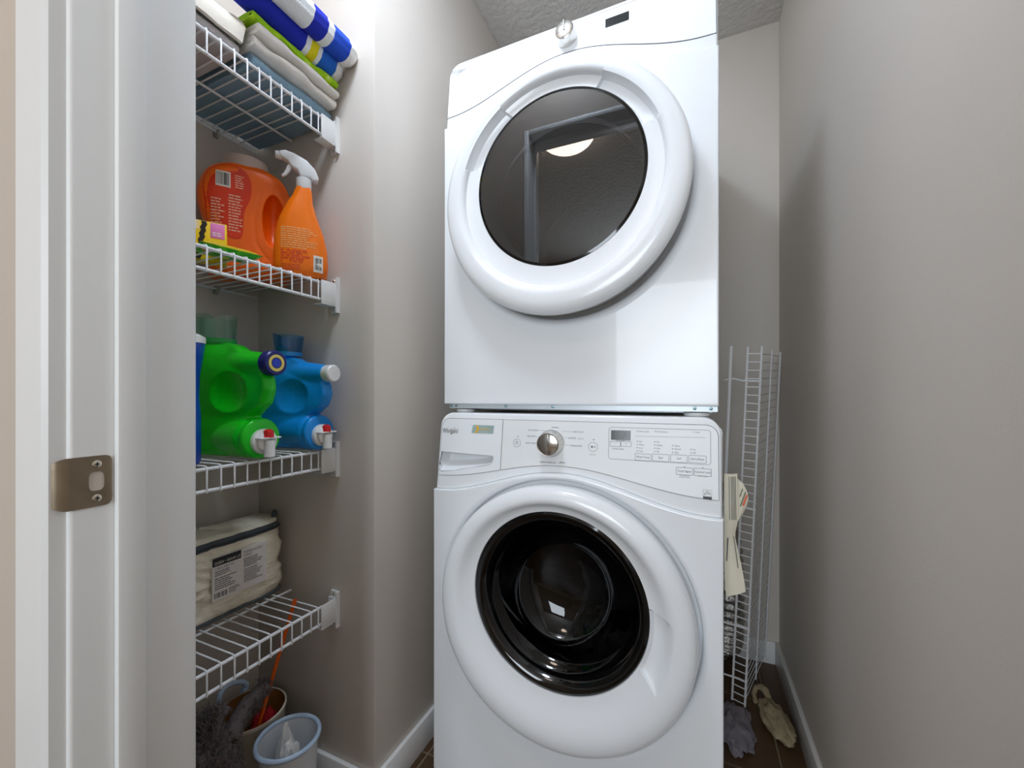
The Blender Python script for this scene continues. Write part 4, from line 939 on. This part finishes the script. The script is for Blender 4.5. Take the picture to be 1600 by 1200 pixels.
# stack of clothes at the jamb end of the top shelf
tag(ribbon_cloth(serp(-1.12, -0.868, D1 + 0.0545, 0.009, 2), 0.0085, 0.345, 0.556, 18, 21, 0.004).build('printed_cloth', LIME.copy(), smooth=60), 'green printed cloth folded between grey knit and cream cloth', 'cloth')
KN = mat('grey_knit', 'c9c2c2', 0.95, bump=0.8, scale=500, var=0.05, vscale=200)
tag(ribbon_cloth(serp(-1.12, -0.872, D1 + 0.0085, 0.0150, 3, (0, 0.004, -0.004)), 0.0135, 0.345, 0.548, 18, 22, 0.004).build('knit_cloth', KN, smooth=60), 'light grey knit cloth folded beneath the green printed cloth', 'cloth')
CR = mat('cream_cotton', 'ece3d4', 0.95, bump=0.5, scale=250, var=0.06, vscale=30)
tag(ribbon_cloth([(-1.10, D1 + 0.077), (-1.0, D1 + 0.078), (-0.93, D1 + 0.079), (-0.880, D1 + 0.077), (-0.860, D1 + 0.070), (-0.852, D1 + 0.056), (-0.8500, D1 + 0.040), (-0.851, D1 + 0.026)], 0.009, 0.42, 0.552, 18, 23, 0.006).build('cream_cloth', CR, smooth=60), 'cream cotton cloth draped over the front of the grey knit', 'cloth')

# ------------------------------------------------------------------ bottom shelf: packaged sheet set
D4 = SHELF_Z[3] + 0.0077
bag = thing('bedding_pack', 'cream bed sheet set in clear zip bag with printed label', 'bedding', (-1.070, 0.585, D4), math.radians(90))
BH, BWx, BD = 0.190, 0.187, 0.066
rows = []; seg, rings = 96, 44
for i in range(rings + 1):
    z = i / rings; zz_ = BH * z; prof_ = min(1, (math.sin(min(1, z * 7) * math.pi / 2) * 0.12 + 0.88)) * (1 - 0.16 * max(0, z - 0.55) ** 1.2 / 0.45)
    if i in (0, rings): prof_ *= 0.93
    row = []
    for k in range(seg):
        q = 2 * math.pi * k / seg; c_, s_ = math.cos(q), math.sin(q); n_ = 6
        rr = 1 / ((abs(c_) / BWx) ** n_ + (abs(s_) / BD) ** n_) ** (1 / n_)
        x, y = rr * c_ * (1 - 0.06 * z), rr * s_ * prof_
        w_ = noise.noise(Vector((x * 22, zz_ * 30, y * 22))) * 0.008 - abs(noise.noise(Vector((x * 30 + zz_ * 26, zz_ * 34 - x * 12, y * 20)))) * 0.012 + 0.003
        row.append((x + w_ * c_, y + (w_ - 0.003) * s_, zz_ + 0.012 * z * noise.noise(Vector((x * 9, 2.2, y * 9)))))
    rows.append(row)
bm_ = MB().grid(rows, closed=True); bm_.f.append(tuple(range(seg))[::-1]); 
topc = rows[-1]; 
for s in (0.66, 0.33, 0.02): 
    prev = topc; 
bm_.grid([rows[-1]] + [[(x * s, y * s, z + 0.012 * (1 - s) + 0.004 * noise.noise(Vector((x * s * 30, y * s * 30, 0)))) for x, y, z in rows[-1]] for s in (0.75, 0.5, 0.25, 0.02)], closed=True)
BAGM = mat('bagged_cream_sheets', 'f6ecd6', 0.5, bump=1.0, bdist=0.006, scale=26, var=0.10, vscale=30, coat=0.5, detail=5, aniso=(1, 1, 2.2))
bag_me = bm_.mesh('sheets', BAGM, 70); bgo = link('sheets', bag_me, bag); bgv = bvh_of(bag_me)
PIPE = mat('slate_piping', '4d5559', 0.6)
def front_y(x, z):
    h = bgv.ray_cast(Vector((x, -0.5, z)), Vector((0, 1, 0))); return h[0].y if h[0] is not None else -BD
MB().tube([(x, front_y(x, 0.012) - 0.002, 0.004) for x in [-0.18 + 0.36 * k / 24 for k in range(25)]], 0.0038, 8).build('bottom_piping', PIPE, bag)
zr = [[(x, front_y(x, z) - 0.0015, z) for x in [-0.176 + 0.352 * k / 30 for k in range(31)]] for z in (0.166, 0.172, 0.178, 0.184)]
zp = MB().grid(zr).build('zip_band', PIPE, bag, smooth=60)
MB().tube([(p[0], p[1] - 0.001, p[2]) for p in zr[1]], 0.0022, 6).build('zip', mat('zip_dark', '2f3438', 0.4), zp)
MB().tube([(0.158, -0.040, 0.176), (0.166, -0.038, 0.194), (0.176, -0.030, 0.204), (0.182, -0.016, 0.198), (0.184, -0.010, 0.176), (0.178, -0.026, 0.160)], 0.0048, 8, squash=1.8).build('corner_loop', PIPE, bag)
lc = [at_x(x, y, -1.004) for x, y in ((331, 937), (415.6, 909.4), (415.6, 849.6), (331.8, 868))]
x0, x1 = lc[0].y - 0.585, lc[1].y - 0.585; z0, z1 = (lc[0].z + lc[1].z) / 2 - D4, (lc[2].z + lc[3].z) / 2 - D4
# smooth support plane for the label
yl = min(front_y(x0 + (x1 - x0) * i / 6, z0 + (z1 - z0) * j / 6) for i in range(7) for j in range(7)) - 0.0008
lab = MB().box(x0, x1, yl - 0.0004, yl + 0.004, z0, z1).build('label', mat('label_white', 'efe9e4', 0.5), bag)
LW, LH = x1 - x0, z1 - z0
def lp(u, v): return x0 + LW * u, z0 + LH * v
def onlab(mb, e=0.0007): mb.v = [(x, yl - e + y, z) for x, y, z in mb.v]; return mb
a, b = lp(0.0, 0.80), lp(0.5, 0.995)
blk = onlab(MB().add([(a[0], 0, a[1]), (b[0], 0, a[1]), (b[0], 0, b[1]), (a[0], 0, b[1])], [(0, 1, 2, 3)])).build('title_block', mat('label_black', '26282a', 0.5), lab, smooth=0)
tx = MB(); p = lp(0.03, 0.865); text(tx, 'QUEEN \u2022 GRAND LIT', p[0], p[1], LH * 0.095, sx=LW * 0.44 / (LH * 0.095 * 9.0)); onlab(tx, 0.0011).build('title', MATS['barcode_white'], blk, smooth=0)
for s_, u, v, sx_ in (('4 PIECE SHEET SET', 0.04, 0.735, 0.72), ('ENSEMBLE DE DRAPS', 0.55, 0.90, 0.66), ('4 PI\u00c8CES', 0.55, 0.82, 0.72)):
    p = lp(u, v); onlab(text(MB(), s_, p[0], p[1], LH * 0.075, sx=sx_)).build('lettering', INK, lab, smooth=0)
for (u0, u1, v0, v1, n, sd) in ((0.04, 0.46, 0.56, 0.69, 3, 1), (0.04, 0.46, 0.24, 0.53, 6, 2), (0.55, 0.97, 0.53, 0.76, 5, 3), (0.55, 0.97, 0.16, 0.50, 8, 4), (0.28, 0.5, 0.06, 0.2, 4, 5)):
    a, b = lp(u0, v0), lp(u1, v1); onlab(dashes(a[0], b[0], a[1], b[1], n, sd, step=0.003)).build('fine_print', INK, lab, smooth=0)
a, b = lp(0.03, 0.06), lp(0.25, 0.18); onlab(barcode(a[0], b[0], a[1], b[1], 7, 10)).build('barcode', INKD, lab, smooth=0)

# ------------------------------------------------------------------ alcove floor
pl = thing('pail', 'small cream rimmed pail with brown inside at back of alcove floor', 'pail', (-1.035, 0.690, 0.0))
MB().lathe([(0.001, 0.002), (0.066, 0.0), (0.070, 0.006), (0.078, 0.206), (0.081, 0.210), (0.081, 0.216), (0.077, 0.217)], seg=44).build('pail_wall', mat('pail_cream', 'e6dccb', 0.5), pl)
MB().lathe([(0.077, 0.216), (0.075, 0.206), (0.068, 0.010), (0.001, 0.008)], seg=44).build('pail_lining', mat('pail_brown', '8a5a2a', 0.5, var=0.2, vscale=20), pl)
tag(crumple((0, 0, 0.085), (0.048, 0.036, 0.095), 6.6, 0.25, 12, flat=0.0).build('red_cloth', mat('red_fabric', 'b01420', 0.8, bump=0.3, scale=100), smooth=60), 'red cloth stuffed inside the cream rimmed pail', 'cloth').location = (-1.022, 0.716, 0.0125)
P1, P0 = at_x(461, 937, -0.914), Vector((-1.020, 0.640, 0.012))
stk = thing('orange_stick', 'thin orange plastic stick leaning up from the pail through the shelf', 'stick', P0)
dv = P1 - P0; MB().tube([(0, 0, 0), dv * 0.5, dv * 0.985, dv], [0.0042, 0.0042, 0.0042, 0.0036], 10).build('rod', mat('stick_orange', 'f0640c', 0.35), stk)
MB().tube([dv * 0.965, dv * 1.0], 0.0050, 10).build('end_cap', mat('stick_orange', 'f0640c', 0.35), stk)
# grey fluffy duster
FUZ = mat('grey_fluff', '675e5c', 1.0, bump=0.8, scale=180, var=0.25, vscale=60)
du = thing('fluffy_duster', 'dark grey fluffy duster heaped in front of the pail', 'duster', (-0.945, 0.545, 0))
heap = crumple((0, 0, 0.145), (0.056, 0.048, 0.150), 1.7, 0.35, 16, 48, 36, flat=0.0); hm = heap.mesh('fluff_body', FUZ, 70); link('fluff_body', hm, du)
MB().tube([(0.01, 0.03, 0.265), (0.0, 0.080, 0.305), (0.012, 0.120, 0.325)], [0.022, 0.018, 0.010], 14).build('fluff_arm', FUZ, du)
MB().tube([(-0.01, 0.0, 0.26), (-0.012, 0.004, 0.300), (0.0, 0.020, 0.330), (0.012, 0.028, 0.325)], [0.022, 0.016, 0.012, 0.008], 14).build('fluff_tuft', FUZ, du)
rnd = random.Random(4); st_ = MB()
src = [Vector(p) for p in heap.v if p[2] > 0.12] + [Vector((0.006 + rnd.gauss(0, .008), 0.03 + 0.090 * k / 700, 0.268 + 0.055 * k / 700 + rnd.gauss(0, .009))) for k in range(700)] + [Vector((-0.02 + rnd.gauss(0, .009), 0.006 + rnd.gauss(0, .012), 0.26 + 0.07 * rnd.random())) for k in range(500)]
src += [p + Vector((rnd.gauss(0, .003), rnd.gauss(0, .003), rnd.gauss(0, .003))) for p in src] * 2
for p in src:
    d = Vector((p.x, p.y, (p.z - 0.2) * 0.6)).normalized() + Vector((rnd.gauss(0, .5), rnd.gauss(0, .5), rnd.gauss(0, .5))); d.normalize(); l = rnd.uniform(0.006, 0.016)
    s1 = d.orthogonal().normalized() * 0.0012; s2 = d.cross(s1)
    st_.add([p + s1, p - s1 * .5 + s2 * .8, p - s1 * .5 - s2 * .8, p + d * l], [(0, 1, 3), (1, 2, 3), (2, 0, 3)])
fz = st_.build('fluff_strands', FUZ, du, smooth=0); fz['kind'] = 'stuff'
# pale blue hook handle
PB = mat('pale_blue_plastic', 'b9cfe6', 0.3, coat=0.3)
hk = thing('hook_handle', 'pale blue plastic cane handle hooked over behind the grey duster', 'handle', (-1.020, 0.598, 0))
pth = [(0, 0, 0.0), (0, 0, 0.15)] + [tuple(at_x(x, y, -1.020) - Vector((-1.020, 0.598, 0))) for x, y in ((341, 1103), (344, 1084), (352, 1073), (366, 1066), (379, 1065), (385, 1070), (384, 1077), (378, 1079))]
MB().tube(smooth_loop([p for p in pth], 4)[:-8] if False else pth, 0.0062, 12).build('cane', PB, hk)
# bucket with white contents in front
bu = thing('bucket', 'white bucket with pale blue rim in front of the alcove pail', 'bucket', (-0.868, 0.668, -0.0))
MB().lathe([(0.001, 0.002), (0.050, 0.0), (0.054, 0.006), (0.0635, 0.214), (0.062, 0.216), (0.052, 0.012), (0.001, 0.010)], seg=44).build('bucket_wall', mat('bucket_white', 'e4e8ec', 0.4), bu)
MB().lathe([(0.0660 + 0.005 * math.cos(a), 0.217 + 0.006 * math.sin(a)) for a in [2 * math.pi * k / 12 for k in range(13)]], seg=48).build('rim', PB, bu)
for k, (x, y, sd) in enumerate(((-0.024, 0.012, 1.0), (0.024, -0.012, 2.0))):
    tag(crumple((0, 0, 0.10), (0.020, 0.026, 0.108), 4 + sd, 0.25, 16, flat=0.0).build('rag', mat('rag_white', 'eceae6', 0.95, bump=0.5, scale=150), smooth=60), ('white crumpled rag standing in the bucket beside the wall', 'white crumpled rag at the room side of the bucket')[k], 'rag').location = (-0.868 + x, 0.668 + y, 0.0115)
# clear plastic bag at the jamb
PLB = mat('cloudy_plastic', 'b5aaa2', 0.25, coat=0.5, trans=0.25, var=0.1, vscale=20, bump=0.6, scale=20)
tag(crumple((0, 0, 0.17), (0.045, 0.040, 0.185), 12.2, 0.3, 16, 40, 30, flat=0.0).build('plastic_bag', PLB, smooth=70), 'cloudy greyish plastic bag bunched beside the duster', 'bag').location = (-0.935, 0.432, 0)

# ------------------------------------------------------------------ gap right of the machines
FOIL = mat('crinkled_foil', 'c9c6c2', 0.22, metal=1.0, bump=1.0, bdist=0.008, scale=70, detail=6)
ctrl = [(0.00, 1.775, 0.80), (0.05, 1.773, 0.70), (0.098, 1.768, 0.58), (0.122, 1.752, 0.45), (0.126, 1.735, 0.32), (0.126, 1.728, 0.20), (0.124, 1.732, 0.13), (0.118, 1.745, 0.085), (0.10, 1.768, 0.062)]
path = []
for i in range(len(ctrl) - 1):
    p0, p1, p2, p3 = [Vector(ctrl[max(0, min(len(ctrl) - 1, i + k - 1))]) for k in range(4)]
    for k in range(26):
        u = k / 26; path.append(0.5 * ((2 * p1) + (p2 - p0) * u + (2 * p0 - 5 * p1 + 4 * p2 - p3) * u * u + (3 * p1 - p0 - 3 * p2 + p3) * u ** 3))
rads = [0.047 + 0.0038 * math.sin(k * 0.95) + 0.001 * noise.noise(Vector((k * .3, 0, 0))) for k in range(len(path))]
tag(MB().tube(path, rads, 32).build('foil_duct', FOIL, smooth=50), 'crinkled silver foil dryer duct behind the washing machine', 'duct')
# twisted cream instruction strip hanging at the washer side
ins = thing('paper_strip', 'twisted cream paper instruction strip hanging beside the washing machine', 'paper', at_y(1134, 740, 1.0))
o3 = Vector(ins.location); PAPER = mat('cream_paper', 'ece5cf', 0.7)
def strip(Ls, Rs, yo, n=6):
    rows = []
    for (l, r_, yy) in zip(Ls, Rs, yo):
        a = at_y(l[0], l[1], 1.0 + yy[0]); b = at_y(r_[0], r_[1], 1.0 + yy[1]); rows.append([tuple(a + (b - a) * k / n + Vector((0, -0.004 * math.sin(math.pi * k / n), 0)) - o3) for k in range(n + 1)])
    return rows
c4 = lambda x, y: (x / 5.45 + 1125, y / 5.45 + 730)
Ls = [c4(36, y) for y in (55, 160, 300, 420, 480, 540, 600, 700, 850, 1000, 1085)] ; Ls[-1] = c4(52, 1098); Ls[-2] = c4(42, 1000)
Rs = [c4(*q) for q in ((147, 55), (150, 160), (154, 300), (155, 430), (146, 485), (132, 550), (130, 600), (152, 700), (186, 850), (212, 1000), (217, 1062))]
yo = [(0, 0)] * 4 + [(0.002, 0.004), (0.004, 0.012), (0.004, 0.016), (0.002, 0.012), (0, 0.006), (0, 0.002), (0, 0)]
r1 = strip(Ls, Rs, yo)
def thick(rows, t=0.0008): 
    b = [[(x, y + t, z) for x, y, z in r] for r in rows]; mb = MB().grid(rows); mb.grid(b, flip=True)
    mb.grid([[r[0] for r in rows], [r[0] for r in b]]); mb.grid([[r[-1] for r in rows], [r[-1] for r in b]]); mb.grid([rows[0], b[0]]); mb.grid([rows[-1], b[-1]]); return mb
thick(r1).build('front_strip', PAPER, ins, smooth=60)
L2 = [c4(148, y) for y in (95, 140, 200, 260, 320, 380, 455)]; R2 = [c4(*q) for q in ((152, 97), (198, 140), (228, 200), (243, 262), (232, 320), (200, 390), (152, 462))]
thick(strip(L2, R2, [(0.006, 0.010)] * 7)).build('back_loop', PAPER, ins, smooth=60)
def bars(quads, yy, m_, name):
    for q in quads:
        mb = MB().add([tuple(at_y(*c4(*p), 1.0 + yy) - o3) for p in q], [(0, 1, 2, 3)]); mb.build(name, m_, ins, smooth=0)
bars([[(x, 80), (x + 5, 80), (x + 11, 450), (x + 6, 450)] for x in (74, 92, 104, 116, 128)], -0.0065, INK, 'print_line')
bars([[(62, 600), (72, 600), (62, 800), (54, 800)], [(114, 590), (119, 588), (158, 860), (152, 862)]], -0.0062, INK, 'print_line')
bars([[(165, 250), (172, 255), (196, 190), (190, 180)], [(170, 330), (178, 335), (222, 215), (214, 210)]], -0.0012, mat('print_green_grey', '5a6650', 0.6), 'print_line')
bars([[(188, 325), (204, 332), (236, 245), (224, 232)]], -0.0012, mat('print_coral', 'e06a4a', 0.6), 'print_line')
# cloths on the floor
LAV = mat('lavender_cloth', '8c858c', 0.95, bump=0.7, scale=120, var=0.1, vscale=60)
tag(crumple((0, 0, 0.008), (0.050, 0.100, 0.020), 5.2, 0.35, 20, 48, 24, flat=0.0).build('floor_cloth', LAV, smooth=60), 'greyish lavender cloth lying on the floor beside the washing machine', 'cloth').location = (0.118, 1.420, 0)
SOCK = mat('beige_wool', 'a89878', 0.95, bump=0.7, scale=220, var=0.08, vscale=50)
sk = thing('sock', 'beige sock lying on the brown floor tiles by the baseboard', 'sock', (0.232, 1.50, 0.0))
fs = crumple((0, 0, 0.020), (0.036, 0.090, 0.030), 2.9, 0.28, 15, 44, 26, flat=0.0)
fs.xf(Matrix.Translation((0.004, -0.022, 0)) @ Matrix.Rotation(math.radians(14), 4, 'Z'))
fs.build('sock_body', SOCK, sk, smooth=60)
MB().tube([(-0.041, 0.060, 0.010), (-0.044, 0.085, 0.018), (-0.036, 0.098, 0.034), (-0.022, 0.092, 0.044), (-0.012, 0.074, 0.046), (-0.006, 0.05, 0.040)], [0.007, 0.008, 0.008, 0.008, 0.008, 0.006], 12, squash=1.4).build('cuff', SOCK, sk)
